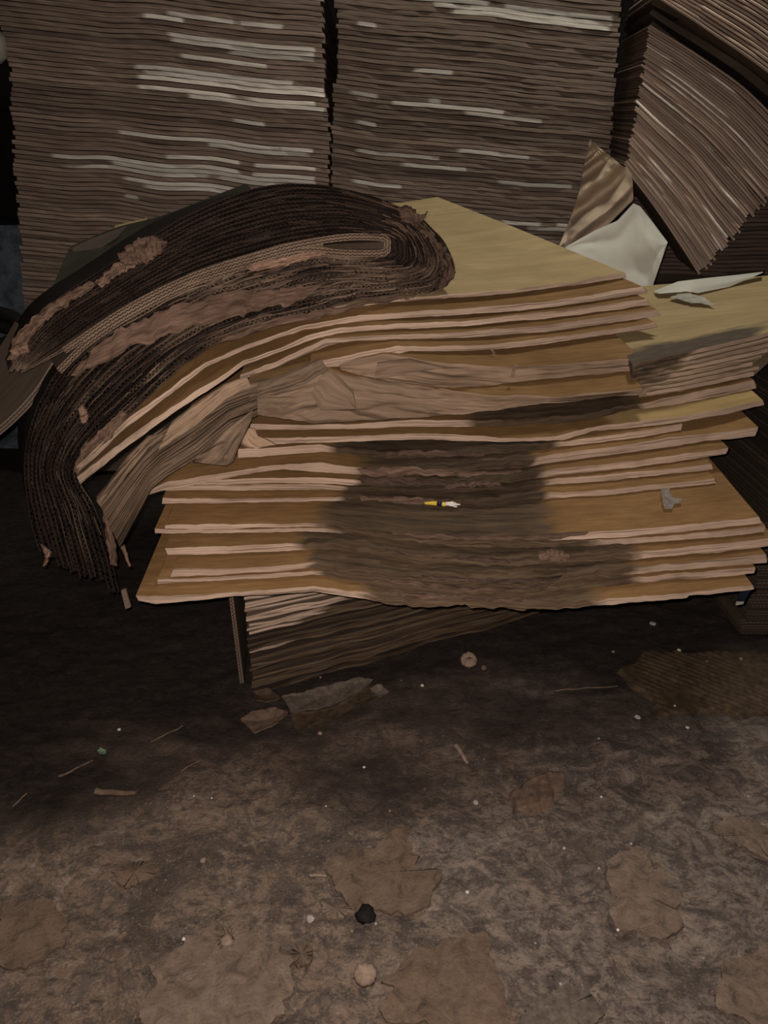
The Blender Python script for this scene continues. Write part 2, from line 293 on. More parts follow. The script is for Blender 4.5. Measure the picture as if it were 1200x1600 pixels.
GRP = 'cardboard sheets of the stained pile'
base = Surf(np.array([-2., 2.]), np.array([0.40, 0.40]), np.array([1.30, 1.30]), 0.15)
MAIN = [
 ([(212,931),(300,930),(370,924),(440,920),(490,916),(545,922),(600,931),(660,936),(730,937),(820,942),(870,941),(960,935),(1075,926),(1176,914)],
  [(216,938),(245,943),(300,939),(370,932),(440,928),(490,924),(545,932),(600,942),(660,947),(728,946),(735,951),(790,950),(820,954),(870,951),(960,944),(1073,935),(1077,931),(1178,921)],
  band(580, 930, 90, 90), 'lowest and widest sheet of the stained pile, tan corner at lower left'),
 ([(246,905),(330,902),(440,895),(490,892),(560,900),(640,913),(760,920),(860,917),(960,906),(1040,897),(1100,893),(1180,886)],
  [(246,912),(330,908),(440,902),(490,898),(560,908),(640,922),(760,928),(860,925),(960,915),(1040,906),(1100,903),(1178,896)],
  band(500, 990, 60, 110), 'sheet right above the widest bottom sheet, frayed at its right corner'),
 ([(270,890),(330,889),(400,886),(490,880),(560,886),(640,898),(760,905),(860,901),(960,890),(1040,881),(1100,876),(1196,866)],
  [(266,902),(330,899),(440,893),(490,889),(560,896),(640,908),(760,916),(860,912),(960,902),(1040,893),(1100,888),(1198,880)],
  band(490, 1000, 50, 100), 'third sheet from the bottom of the stained pile'),
 ([(258,856),(340,854),(440,850),(500,848),(570,855),(650,868),(760,876),(860,872),(960,864),(1040,858),(1120,850),(1210,840)],
  [(262,868),(340,866),(440,862),(500,860),(570,866),(650,880),(760,888),(860,884),(960,876),(1040,870),(1120,864),(1210,853)],
  band(470, 990, 60, 70), 'sheet just below the thin double edge in the lower stained pile'),
 ([(242,826),(330,828),(420,826),(500,825),(570,830),(650,842),(760,848),(860,847),(960,843),(1040,837),(1120,830),(1196,822)],
  [(242,834),(330,834),(420,832),(500,831),(570,838),(650,850),(760,858),(860,857),(960,852),(1040,846),(1120,840),(1194,832)],
  band(520, 940, 60, 80), 'thin sheet sticking out left, under the sheet that carries the yellow scrap'),
 ([(258,820),(330,819),(420,819),(500,818),(570,824),(650,832),(760,837),(860,836),(960,829),(1050,822),(1120,814),(1186,808)],
  [(258,827),(330,828),(420,825),(500,824),(570,829),(650,840),(760,846),(860,845),(960,841),(1040,834),(1120,826),(1190,818)],
  band(505, 870, 75, 70), 'wide brown sheet with the yellow and white scrap lying on it'),
 ([(254,778),(340,779),(420,779),(500,777),(560,776),(630,778),(700,781),(780,783),(860,771),(950,765),(1000,760),(1060,754),(1116,747)],
  [(253,788),(340,787),(420,786),(500,784),(560,785),(630,787),(700,790),(780,792),(860,780),(900,776),(950,774),(1000,768),(1060,762),(1119,755)],
  band(535, 850, 40, 30), 'sheet whose edge lies just behind the yellow and white scrap'),
 ([(258,759),(340,758),(420,757),(500,757),(560,761),(640,764),(720,763),(800,759),(870,748),(950,742),(1040,733),(1112,725)],
  [(256,767),(340,767),(420,766),(500,766),(560,769),(640,772),(720,772),(800,768),(870,757),(950,752),(1040,742),(1114,734)],
  band(540, 850, 40, 40), 'pale sheet in mid pile, second above the yellow scrap'),
 ([(300,751),(350,749),(420,747),(500,746),(560,751),(640,752),(720,750),(800,744),(870,733),(950,725),(1040,713),(1138,700)],
  [(290,758),(350,758),(420,756),(500,756),(560,760),(640,762),(720,760),(800,754),(870,743),(950,736),(1040,724),(1134,710)],
  band(560, 850, 40, 40), 'pale sheet in mid pile, third above the yellow scrap'),
 ([(236,764),(262,753),(290,749),(350,739),(420,728),(500,722),(560,731),(640,733),(720,730),(800,722),(870,709),(950,699),(1040,685),(1100,678),(1185,668)],
  [(231,774),(250,768),(280,763),(350,749),(400,739),(440,734),(500,738),(560,744),(640,745),(720,742),(800,735),(870,722),(950,712),(1040,700),(1100,690),(1180,683)],
  band(560, 835, 70, 35), 'warped sheet bending down at the left under the hanging brown folds'),
 ([(372,702),(430,699),(500,695),(560,703),(640,708),(720,706),(800,700),(870,691),(950,681),(1000,674),(1066,662)],
  [(372,717),(430,712),(500,707),(560,714),(640,718),(720,716),(800,710),(870,700),(950,690),(1000,684),(1064,672)],
  band(520, 870, 40, 40), 'short soaked sheet under the long black shadow line of the pile'),
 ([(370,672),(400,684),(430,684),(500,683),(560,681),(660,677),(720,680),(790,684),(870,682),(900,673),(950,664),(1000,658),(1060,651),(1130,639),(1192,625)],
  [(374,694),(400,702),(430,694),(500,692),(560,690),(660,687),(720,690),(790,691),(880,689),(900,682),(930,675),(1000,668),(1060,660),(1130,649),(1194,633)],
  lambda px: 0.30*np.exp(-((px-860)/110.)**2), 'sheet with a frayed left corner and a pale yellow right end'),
 ([(390,662),(480,664),(560,662),(640,656),(720,657),(800,656),(870,652),(930,644),(1000,630),(1060,618),(1120,606),(1178,594)],
  [(392,672),(480,672),(560,671),(640,667),(720,668),(800,668),(870,664),(930,655),(1000,641),(1060,632),(1120,620),(1182,607)],
  band(740, 1000, 60, 30), 'topmost sheet of the lower pile, under the crumpled brown paper'),
]
surf = base; SURF = []; MOBJ = []; MY = []
STONE = [1.08, 1.1, .92, .85, .92, .64, .52, .50, .55, .60, .52, .9, .7]
for i, (T, B, st, lab) in enumerate(MAIN):
    D = (0.0, 0.95 - 0.02*i, 0.15*(0.95-0.02*i))
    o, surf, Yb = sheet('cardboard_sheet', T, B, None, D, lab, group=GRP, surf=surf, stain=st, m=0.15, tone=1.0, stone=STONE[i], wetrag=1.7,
                        mats=[M_PARTLIT if i == 11 else M_FACE, M_EDGE], back_stain_light=(lambda px, q: 1-smooth(900, 1010, px)) if i == 11 else None, DR=(-0.05, D[1], D[2]))  # this sheet's right end is painted lamp-lit yellow, the rest kraft brown
    SURF.append(surf); MOBJ.append(o); MY.append((max(T[0][0], B[0][0]), min(T[-1][0], B[-1][0]), Yb))

# ------------------------------------------------------------------ right-hand upper plies, resting on the pile
RW = [(1178, 1182), (1186, 1170), (1176, 1196), (1190, 1206), (1200, 1192), (1206, 1214), (1216, 1200), (1222, 1230)]
sR = SURF[-1]
for k in range(8):
    T, B = [], []
    for x, y0, p in (((988, 618.4, 7.0) if k > 3 else (999, 616, 7.05)), (1060, 606, 7.5), (1120, 593.5, 7.7), (1230, 571, 8.3)):
        if x == 1230: x = RW[k][0]; y0 = 593.5 - (x-1120)*0.205; p = 7.7 + (x-1120)*.0055
        T.append((x, y0 - p*k - .2)); B.append((x, y0 - p*k + 6.2))
    stn = (lambda kk: (lambda px: 0.75*(1-smooth(1010+6*kk, 1085+6*kk, px))*(0.55+.06*kk)))(k)
    bst = (lambda px, q: (1-smooth(1120, 1215, px))*np.exp(-(q*6)**2)*1.1 + 0.35*np.exp(-((px-1190)/60)**2)*np.exp(-((q-.16)*7)**2)) if k == 7 else None
    lab = ('yellow-faced top sheet of the right-hand plies, soot-smudged along its front edge' if k == 7 else
           '%s thin sheet counted upward in the right-hand plies behind the main pile' % ORD[k])
    o, sR, Yb = sheet('cardboard_sheet', T, B, None, (0.04, 0.62, 0.062), lab, group='thin sheets of the right-hand plies', surf=sR, stain=stn, m=0.10,
                      mats=[M_LAMPLIT, M_EDGE], DR=(0.50, 0.62, 0.062), step=4, rows=4, back_stain_light=bst, tone=0.95 if k % 2 else 1.05, wetrag=1.6)  # lamp light on these plies is painted into their yellow faces
SR_TOP = sR

# ------------------------------------------------------------------ upper bundle of sheets drooping to the left
def YU6(px): return np.interp(px, [0, 200, 300, 400, 600, 800, 1010], [1.42, 1.42, 1.46, 1.53, 1.57, 1.61, 1.655])
UP = [
 (6, [(385,602),(440,592),(500,578),(560,590),(640,600),(720,612),(770,617),(860,619),(950,613),(1003,606)],
     [(395,648),(440,655),(490,663),(540,660),(640,652),(720,648),(800,638),(860,630),(960,620),(1009,617)], 0.0, (0,.5,.08), (-.02,.5,.125), 16, .020,
     'lowest sheet of the drooping bundle, wide crumpled front and brown pointed right corner'),
 (5, [(530,571),(560,560),(600,552),(640,558),(700,568),(760,572),(805,574),(900,567),(1004,560)],
     [(534,578),(560,585),(640,600),(700,607),(760,603),(810,596),(900,588),(1012,578)], .05, (0,.5,.08), (-.14,.5,.125), 10, .012,
     'thick creased sheet with a frayed knot on its edge, second lowest of the drooping bundle'),
 (4, [(484,566),(520,560),(560,551),(620,541),(700,541),(780,538),(830,531),(900,522),(1000,508),(1022,503)],
     [(484,576),(530,572),(560,564),(600,556),(640,549),(720,548),(800,544),(860,536),(930,526),(1028,513)], .15, (0,.46,.08), (-.22,.46,.115), 4, .004,
     'third sheet from the bottom of the drooping bundle, above the dark opening'),
 (3, [(376,585),(430,566),(480,543),(510,529),(560,526),(620,523),(720,519),(860,507),(1026,483)],
     [(374,593),(430,574),(480,552),(512,540),(560,533),(620,530),(720,528),(860,518),(1034,493)], .185, (0,.46,.08), (-.24,.46,.115), 4, .004,
     'fourth sheet from the bottom of the drooping bundle, widest to the right'),
 (2, [(120,746),(180,698),(240,655),(300,615),(350,584),(380,563),(440,543),(480,525),(530,512),(620,506),(720,502),(860,487),(1010,467)],
     [(126,756),(184,708),(242,666),(302,624),(352,592),(382,570),(440,549),(480,533),(530,520),(620,514),(720,510),(860,497),(1016,477)], .22, (-.1,.40,.10), (-.25,.40,.10), 4, .004,
     'third sheet from the top of the drooping bundle, curving far down to the left'),
 (1, [(118,729),(150,700),(200,654),(267,606),(320,567),(380,541),(440,519),(480,507),(560,493),(660,486),(720,482),(800,476),(860,471),(930,460),(1003,447)],
     [(122,738),(155,708),(205,662),(270,613),(322,574),(382,547),(440,526),(480,515),(560,502),(660,495),(720,492),(800,486),(860,480),(930,470),(1012,457)], .255, (-.1,.36,.09), (-.24,.36,.09), 4, .004,
     'second sheet from the top of the drooping bundle, curving down under the charred fold'),
 (0, [(470,486),(560,474),(600,469),(660,463),(720,459),(800,452),(900,440),(976,426)],
     [(470,491),(560,479),(600,474),(660,468),(720,465),(800,458),(900,446),(977,433)], .30, (-.30,.62,.17), (-.42,.68,.15), 4, .003,
     'broad yellow-brown top sheet of the drooping bundle, charred fold lying on it'),
]
# each sheet steps back from the one below by as much as its uncovered face asks for
PXS = np.linspace(100, 1040, 236); CUM = {6: 0*PXS}
for j in range(1, len(UP)):
    lo_, hi_ = UP[j-1], UP[j]; a0, a1 = max(lo_[1][0][0], hi_[2][0][0]), min(lo_[1][-1][0], hi_[2][-1][0])
    q = np.clip(PXS, a0, a1); gp = np.clip((pt(lo_[1], q) - pt(hi_[2], q))*.0026, .007, .135)
    gp = np.convolve(np.pad(gp, 8, 'edge'), np.ones(17)/17, 'valid')*(.3+.7*smooth(250, 480, PXS))
    CUM[hi_[0]] = CUM[lo_[0]] + gp
def YU(k): return lambda px: YU6(px) + np.interp(px, PXS, CUM[k])
for k, T, B, dk, DL, DRt, rows, pl, lab in UP:
    crump = k in (5, 6)
    stn = (lambda px: 0.40*(1-smooth(150, 420, px))) if k in (1, 2) else ((lambda px: 0.46*(1-smooth(390, 620, px))) if k == 6 else ((lambda px: 0.40*(1-smooth(380, 560, px))) if k in (3, 4) else None))
    bst = None
    o, s_, Yb = sheet('cardboard_sheet', T, B, YU(k), DL, lab, group='sheets of the drooping bundle', stain=stn, DR=DRt, rows=rows, pleat=pl, step=3.5, rag=1.0,
                      mats=[M_LAMPLIT if k == 0 else M_FACE, M_CRUMP if crump else M_EDGE], nv=14, zcurve=(-.010 if k == 0 else 0.0), edge_tone=.92 if crump else 1.0)  # top sheet carries painted lamp light as its yellow face

# ------------------------------------------------------------------ lofted crumpled papers
def loft(PA, PB, rows, cols, YA, YB, amp, sx, sr, seed, flip=False, thick=0.0035, stain=0.0, tone=1.0, gb=None, fine=0.0, bulge=0.0, mat=0, dirn=None):
    """surface between two outlines of the photograph, each point at its own depth; folds displace it along the view"""
    def par(P):
        a = np.array(P, float); d = np.r_[0, np.cumsum(np.linalg.norm(np.diff(a, axis=0), axis=1))]; t = np.linspace(0, d[-1], cols)
        return np.stack((np.interp(t, d, a[:, 0]), np.interp(t, d, a[:, 1])), -1), t
    A, ta = par(PA); B, tb = par(PB); r = np.linspace(0, 1, rows)[:, None, None]
    P = A[None]*(1-r) + B[None]*r
    YAa = YA(A[:, 0]) if callable(YA) else np.full(cols, YA); YBa = YB(B[:, 0]) if callable(YB) else np.full(cols, YB)
    Yv = YAa[None]*(1-r[..., 0]) + YBa[None]*r[..., 0]
    U = np.broadcast_to(ta, (rows, cols)); V = np.broadcast_to(r[..., 0]*rows, (rows, cols))
    nz = noise2(U, V, seed, sx, sr); rid = 1-2*np.abs(noise2(U, V, seed+1, sx*1.3, sr*1.2))
    Yv = Yv + amp*(.6*nz + .6*rid) + fine*noise2(U, V, seed+2, sx*.25, sr*.5) - bulge*np.sin(np.pi*r[..., 0])
    if dirn: w_ = (P[..., 0]*dirn[0]+P[..., 1]*dirn[1]); Yv = Yv + dirn[2]*np.abs(noise1(w_ + 6*noise1(P[..., 0], seed+5, 25), seed+3, dirn[3]))
    P3 = at(P[..., 0], P[..., 1], Yv)
    g = gb or MB(); bk = P3.copy(); bk[..., 1] += thick
    uv = np.stack((U/900., np.broadcast_to(r[..., 0], (rows, cols))*np.linalg.norm(A-B, axis=1).mean()/900.), -1)
    g.grid(P3, mat, not flip, stain, tone, uv); g.grid(bk, mat, flip, stain, tone, uv)
    for a_, b_ in ((P3[0], bk[0]), (P3[-1], bk[-1]), (P3[:, 0], bk[:, 0]), (P3[:, -1], bk[:, -1])): g.grid(np.stack((a_, b_)), mat, False, 0.0, tone)
    return g

# brown folds hanging at the left, under the drooping bundle
YF = lambda d: (lambda px: YU6(px) + d)
g = loft([(400,596),(350,612),(300,640),(240,678),(190,730),(150,776)], [(402,650),(360,668),(312,712),(262,744),(236,766),(218,800),(188,856)], 46, 120, YF(.02), YF(-.025), .034, 210, 3.2, 61, stain=0.42, tone=.66, fine=.004)
g.build('hanging_paper_fold', [M_CRUMP], label='long pleated brown paper hanging down left under the drooping bundle', cat='paper')
g = loft([(395,640),(350,672),(316,708),(300,722)], [(392,660),(372,700),(364,722),(352,728)], 20, 40, YF(-.03), YF(-.055), .010, 60, 5, 71, stain=.46, tone=.8, bulge=.02)
loft([(352,728),(330,722),(300,722)], [(364,690),(345,690),(318,706)], 12, 24, YF(-.05), YF(-.06), .012, 30, 4, 73, stain=.46, tone=.7, gb=g)
g.build('curled_paper_flap', [M_CRUMP], label='curled dark paper flap hanging beside the frayed sheet corner', cat='paper')
for i, (A, B, d, tn, lab) in enumerate((
    ([(385,588),(352,600),(300,634),(268,660)], [(392,604),(356,622),(306,664),(246,706)], -.005, 1.15, 'pale torn paper strip between the curving sheets at left'),
    ([(230,682),(200,712),(176,744),(150,782)], [(262,676),(232,700),(200,740),(160,796)], .012, .8, 'grey-brown folded strip left of the hanging pleats'),
    ([(402,600),(430,590),(470,572),(500,560)], [(404,622),(440,612),(476,600),(512,578)], -.012, .62, 'dark wrinkled strip bridging the folds and the crumpled front sheet'),
    ([(378,668),(372,680),(376,694),(384,700)], [(398,670),(404,682),(420,688),(432,695)], .055, 1.45, 'frayed pale paper end at the left corner of the lower pile'))):
    g = loft(A, B, 16, 40, YF(d), YF(d-.012), .009, 50, 3, 81+3*i, stain=.30 if i != 3 else 0, tone=tn, fine=.004)
    g.build('torn_paper_strip', [M_CRUMP], label=lab, cat='paper')
for i, (A, B, d, lab) in enumerate((
    ([(505,582),(518,577),(552,612),(556,636)], [(486,616),(500,640),(520,640),(556,640)], -.045, 'tent-shaped paper crease on the crumpled front sheet'),
    ([(590,566),(640,560),(700,575)], [(585,592),(625,586),(650,580)], -.02, 'loose folded liner strip below the dark opening'))):
    g = loft(A, B, 14, 30, YF(d), YF(d), .006, 40, 4, 101+3*i, stain=.25, tone=.8)
    g.build('paper_crease', [M_CRUMP], label=lab, cat='paper')

# ------------------------------------------------------------------ the charred folded bundle
def path(P, n):                                     # smooth closed-form resampling (Catmull-Rom) of an outline
    a = np.array(P, float); a = np.vstack((2*a[0]-a[1], a, 2*a[-1]-a[-2])); out = []
    for i in range(1, len(a)-2):
        t = np.linspace(0, 1, 24, endpoint=False)[:, None]; p0, p1, p2, p3 = a[i-1:i+3]
        out.append(.5*((2*p1)+(-p0+p2)*t+(2*p0-5*p1+4*p2-p3)*t*t+(-p0+3*p1-3*p2+p3)*t**3))
    out = np.vstack(out+[a[-2:-1]]); d = np.r_[0, np.cumsum(np.linalg.norm(np.diff(out, axis=0), axis=1))]
    t = np.linspace(0, d[-1], n); return np.stack((np.interp(t, d, out[:, 0]), np.interp(t, d, out[:, 1])), -1)
# corresponding stations of the innermost and of the outermost ply, tail to fold to hanging end
INN = [(30,585),(100,548),(200,482),(300,433),(400,401),(470,382),(540,371),(598,372),(605,384),(597,395),(545,396),(470,393),(400,411),(300,443),(205,491),(135,538),(92,580),(60,635),(42,690),(38,740),(46,800),(60,850),(68,868)]
OUT = [(8,588),(62,490),(172,413),(290,338),(390,297),(470,287),(560,299),(660,342),(704,412),(690,446),(640,458),(560,468),(480,488),(400,508),(320,545),(258,596),(205,645),(165,680),(132,715),(122,745),(150,800),(172,870),(187,938)]
YB = lambda px: YU6(px) + np.interp(px, [0, 200, 300, 400, 500, 600, 710], [.045, .05, .070, .100, .120, .140, .205])
NPL = 14
root = thing('charred_bundle', at(120, 700, 1.5)*[1, 1, 0]+[0, 0, .25], 'thick charred bundle of corrugated sheets folded over, hanging down the left side of the pile', 'cardboard')
def pbd(P, Y): return at(P[:, 0], P[:, 1], Y)
for k in range(NPL):
    s = (k+.5)/NPL; sd = 300+11*k
    nL = 300
    C = path(np.array(INN)*(1-s)+np.array(OUT)*s, 900)
    L = np.r_[0, np.cumsum(np.linalg.norm(np.diff(C, axis=0), axis=1))]; tot = L[-1]
    Tn = np.gradient(C, axis=0); Tn /= np.linalg.norm(Tn, axis=1)[:, None]; N = np.stack((Tn[:, 1], -Tn[:, 0]), -1)   # outward of the fold
    I = path(INN, 900); O = path(OUT, 900)
    pitch = np.linalg.norm(O-I, axis=1)/NPL
    par = np.linspace(0, 1, 900)
    crush = 1.0*smooth(.33, .45, par)*(1-smooth(.62, .76, par))           # the fold and its underside are crushed
    wob = (.45+1.5*crush+.8*smooth(.5, .6, par))*(1.3*noise1(L, sd, 70)+.8*noise1(L, sd+1, 22))*np.clip(pitch/5, .3, 1)
    C = C + N*wob[:, None]
    end = int(900*(1-.012*R_.random()))
    st0 = int(900*(.004+.012*R_.random()))
    dark = 1.06*smooth(.015, .10, s)*smooth(0.0, .02, par)*(1-smooth(.40, .55, par))   # soot on the upper plies
    dark = dark*(0.55+.45*smooth(.02, .14, par)) + .62*smooth(.46, .56, par)*(.55+.45*smooth(.1, .6, noise1(L, sd+4, 120)*.5+.5))
    dark = dark + .30*smooth(.74, .95, par)
    dark = np.clip(dark, 0, 1.05)
    yj = .006*noise1(L, sd+5, 40) + .004*noise1(L, sd+6, 12)
    Yv = YB(C[:, 0]) + yj + .0025*(k % 3)
    g = MB(); Dv = np.array((-.15, .30, -.035))
    def strip(ix, off, th, tone, dy=0.0):
        c = C[ix] + N[ix]*off[:, None]; h = (N[ix]*(th/2)[:, None])
        y = Yv[ix] + dy
        a, b = pbd(c-h, y), pbd(c+h, y); u = L[ix]/900.
        uv = np.stack((np.stack((u, u)), np.stack((0*u, 0*u+.004))), -1)
        stn = np.stack((dark[ix], dark[ix]))
        g.grid(np.stack((a, b)), 0, True, stn, tone, uv)
        for q, fl_ in ((a, False), (b, True)): g.grid(np.stack((q, q+Dv)), 0, fl_, stn, tone*.8)
    ii = np.arange(st0, end, 3); hp = pitch/2
    tv = 1.0 + .35*noise1(L[ii], sd+7, 90)
    strip(ii, -hp[ii]*.82, np.maximum(1.0, pitch[ii]*.20), 1.15*tv)
    strip(ii, hp[ii]*.82, np.maximum(1.0, pitch[ii]*.20), 1.15*tv, .001)
    nf_ = int(tot/1.5); fi = np.linspace(st0, end-1, nf_).astype(int)
    wl = 7.6; amp = .60*hp[fi]*(1-.55*crush[fi]) ; ph = 2*np.pi*L[fi]/wl + 1.2*noise1(L[fi], sd+8, 60)
    strip(fi, amp*np.sin(ph), np.maximum(1.0, pitch[fi]*.17)*np.ones(len(fi)), 1.0+.3*noise1(L[fi], sd+9, 30), .003)
    # dark web closing the ply a little behind its edge
    g.build('ply', [M_CHAR], parent=root)
def scrap(A, B, YA, YBv, name, rows=14, cols=60, amp=.008, seed=1, tone=1.0, stain=0.0, fine=.004, label=None, par=root, mat=None, rag=0):
    if rag:
        rr = np.random.RandomState(seed); dens = lambda P: path(P, max(8, int(len(P)*6)))
        A = dens(A) + rr.uniform(-rag, rag, (max(8, int(len(A)*6)), 2)); B = dens(B) + rr.uniform(-rag, rag, (max(8, int(len(B)*6)), 2))
    g = loft(A, B, rows, cols, YA, YBv, amp, 22, 3, seed, stain=stain, tone=tone, fine=fine)
    return g.build(name, [mat or M_PULP], parent=par, label=label)
Yb_ = lambda d: (lambda px: YB(px)+d)
scrap([(130,560),(180,522),(240,492),(300,472),(360,458),(420,452),(500,446)], [(110,592),(170,560),(230,535),(290,515),(350,500),(410,486),(470,470)], Yb_(-.010), Yb_(-.018), 'torn_liner', seed=31, tone=.72, rag=5, stain=.30, amp=.006, label='pinkish torn liner along the underside of the fold')
scrap([(380,416),(430,404),(480,394),(520,392)], [(392,424),(440,416),(480,406),(500,400)], Yb_(-.014), Yb_(-.016), 'torn_liner', seed=37, tone=1.6, rag=1.2, label='bright tan liner strip below the slot')
scrap([(185,400),(200,385),(222,372),(245,370),(258,376)], [(192,420),(215,412),(232,410),(246,400),(262,385)], Yb_(-.016), Yb_(-.02), 'torn_liner', seed=41, tone=.58, rag=4, amp=.010, fine=.0025)
scrap([(150,440),(165,425),(185,408),(200,398)], [(160,448),(178,436),(196,424),(212,414)], Yb_(-.012), Yb_(-.014), 'torn_liner', seed=43, tone=.9, rag=2.5, amp=.012)
scrap([(12,560),(22,530),(45,502),(62,486),(100,462),(140,438)], [(26,560),(40,540),(58,516),(76,498),(110,474),(150,446)], Yb_(-.012), Yb_(-.012), 'torn_liner', seed=47, tone=.7, rag=3, amp=.010, stain=.3)
scrap([(15,548),(25,538),(40,534)], [(20,556),(30,556),(44,550)], Yb_(-.02), Yb_(-.02), 'torn_liner', seed=49, tone=1.1, rag=1.5, cols=20)
scrap([(618,325),(640,322),(655,340),(680,368),(700,398),(709,425),(700,446)], [(625,345),(645,350),(662,368),(680,390),(692,412),(694,430),(684,448)], Yb_(-.008), Yb_(-.014), 'torn_liner', seed=53, tone=.5, rag=4, amp=.014, stain=.25)
scrap([(640,322),(650,332),(660,336),(668,330)], [(646,345),(652,345),(660,346),(664,340)], Yb_(-.012), Yb_(-.012), 'torn_liner', seed=55, tone=.7, rag=2, cols=20)
scrap([(350,528),(420,502),(500,486),(570,470),(650,458)], [(345,536),(425,512),(505,496),(570,478),(645,466)], Yb_(-.014), Yb_(-.016), 'torn_liner', seed=57, tone=.75, rag=3, stain=.3)
scrap([(112,738),(130,700),(160,668),(190,640)], [(122,742),(142,712),(172,684),(200,650)], Yb_(-.012), Yb_(-.012), 'torn_liner', seed=59, tone=.7, rag=3, stain=.2)
scrap([(122,640),(128,632),(134,640)], [(128,662),(134,660),(138,650)], Yb_(-.018), Yb_(-.018), 'torn_liner', seed=63, tone=1.2, rag=1.5, cols=16)
scrap([(64,852),(70,868),(68,884)], [(80,862),(76,872),(71,886)], Yb_(-.006), Yb_(-.006), 'torn_liner', seed=65, tone=1.2, rag=2, cols=16)
scrap([(160,800),(166,840),(172,880)], [(172,806),(180,850),(184,884)], Yb_(-.012), Yb_(-.012), 'torn_liner', seed=67, tone=.75, rag=2, cols=30)
scrap([(188,855),(192,862),(200,884)], [(194,852),(197,862),(204,886)], Yb_(-.02), Yb_(-.02), 'torn_liner', seed=69, tone=1.25, rag=.6, cols=16)
# core plies opening as a slot: the pale unburnt middle
g = MB()
for e in (INN,):
    for j, off in enumerate((-2.5, 2.5)):
        P = path(e[1:17], 500); Tn = np.gradient(P, axis=0); Tn /= np.linalg.norm(Tn, axis=1)[:, None]; N = np.stack((Tn[:, 1], -Tn[:, 0]), -1)
        L = np.r_[0, np.cumsum(np.linalg.norm(np.diff(P, axis=0), axis=1))]
        for kind in range(3):
            n_ = 500; o_ = off + (-2.2, 2.2, 0)[kind]; c = P + N*(o_ + (1.5*np.sin(2*np.pi*L/7.4) if kind == 2 else 0))[:, None] if kind == 2 else P + N*o_
            if kind == 2:
                q = np.linspace(0, L[-1], int(L[-1]/1.4)); c = np.stack((np.interp(q, L, P[:, 0]), np.interp(q, L, P[:, 1])), -1); Nn = np.stack((np.interp(q, L, N[:, 0]), np.interp(q, L, N[:, 1])), -1)
                c = c + Nn*(off + 1.7*np.sin(2*np.pi*q/7.4))[:, None]; N_ = Nn
            else: N_ = N
            h = N_*.62; y = YB(c[:, 0]) - .012; a, b = pbd(c-h, y), pbd(c+h, y)
            g.grid(np.stack((a, b)), 0, True, .05, 1.25); g.grid(np.stack((a, a+[-.15, .30, -.035])), 0, False, .3, .9); g.grid(np.stack((b, b+[-.15, .30, -.035])), 0, True, .3, .9)
g.build('core_ply', [M_CHAR], parent=root, label='pale unburnt corrugated ply lining the slot of the fold')

# pale board flap sticking out at the far left
g = MB()
P = path([(-60,712),(-10,680),(30,645),(62,608),(86,570)], 160); y = np.full(160, 1.56)
Tn = np.gradient(P, axis=0); Tn /= np.linalg.norm(Tn, axis=1)[:, None]; N = np.stack((Tn[:, 1], -Tn[:, 0]), -1)
L = np.r_[0, np.cumsum(np.linalg.norm(np.diff(P, axis=0), axis=1))]
Df = np.array((-.13, .15, .055))
for off, th in ((-5, .9), (0, .8), (5, .9)):
    a, b = pbd(P+N*(off-th), y), pbd(P+N*(off+th), y); g.grid(np.stack((a, b)), 1, True, 0, 1.0)
    g.grid(np.stack((a, a+Df)), 0, False, 0, 1.15); g.grid(np.stack((b, b+Df)), 0, True, 0, 1.0)
q = np.linspace(0, L[-1], 260); c0 = np.stack((np.interp(q, L, P[:, 0]), np.interp(q, L, P[:, 1])), -1); Nq = np.stack((np.interp(q, L, N[:, 0]), np.interp(q, L, N[:, 1])), -1)
for off in (-2.5, 2.5):
    c = c0 + Nq*(off+1.9*np.sin(2*np.pi*q/7.0))[:, None]; a, b = pbd(c-Nq*.7, 1.562), pbd(c+Nq*.7, 1.562)
    g.grid(np.stack((a, b)), 1, True, 0, .9); g.grid(np.stack((a, a+Df)), 0, False, 0, .8)
g.build('board_flap', [M_TFACE, M_GEDGE], label='grey-brown corrugated board flap sticking out past the left edge below the fold', cat='cardboard')

# dark liner sheet draped behind the bundle
g = MB(); n = 60
P = path([(380,293),(320,312),(250,338),(180,356),(112,384)], n)
A3 = at(P[:, 0], P[:, 1], np.linspace(2.15, 1.98, n)); Q = path([(400,330),(330,372),(240,430),(160,490),(60,560)], n); B3 = at(Q[:, 0], Q[:, 1], np.linspace(1.86, 1.72, n))
r = np.linspace(0, 1, 14)[:, None, None]; G3 = A3[None]*(1-r)+B3[None]*r; G3[..., 2] += .03*np.sin(np.pi*r[..., 0]); G3[..., 1] += .008*noise2(np.arange(n)[None]*np.ones((14, 1)), r[..., 0]*14*np.ones((1, n)), 17, 12, 4)
g.grid(G3, 0, True, 0, 1); bk = G3+[0, .012, -.006]; g.grid(bk, 0, False, 0, 1); g.grid(np.stack((G3[0], bk[0])), 0, True); g.grid(np.stack((G3[:, -1], bk[:, -1])), 0, True)
g.build('liner_sheet', [M_DARKF], label='dark grey-green liner sheet draped behind the charred bundle', cat='sheet')
g = loft([(200,352),(172,362),(140,374),(112,388)], [(182,372),(160,386),(134,402),(124,416)], 8, 30, 1.955, 1.93, .004, 60, 5, 131, stain=1.0, tone=.9)
g.build('paper_corner', [M_DARKF], label='lighter grey folded corner lying on the dark liner sheet', cat='paper')
g = loft([(232,340),(205,346),(180,352)], [(226,346),(200,353),(178,358)], 4, 16, 2.1, 2.08, .001, 60, 5, 133)
g.build('paper_corner', [M_LAMPLIT], label='small lamp-lit yellow sheet corner peeping out behind the dark liner sheet', cat='paper')  # same kraft with lamp light painted into the colour

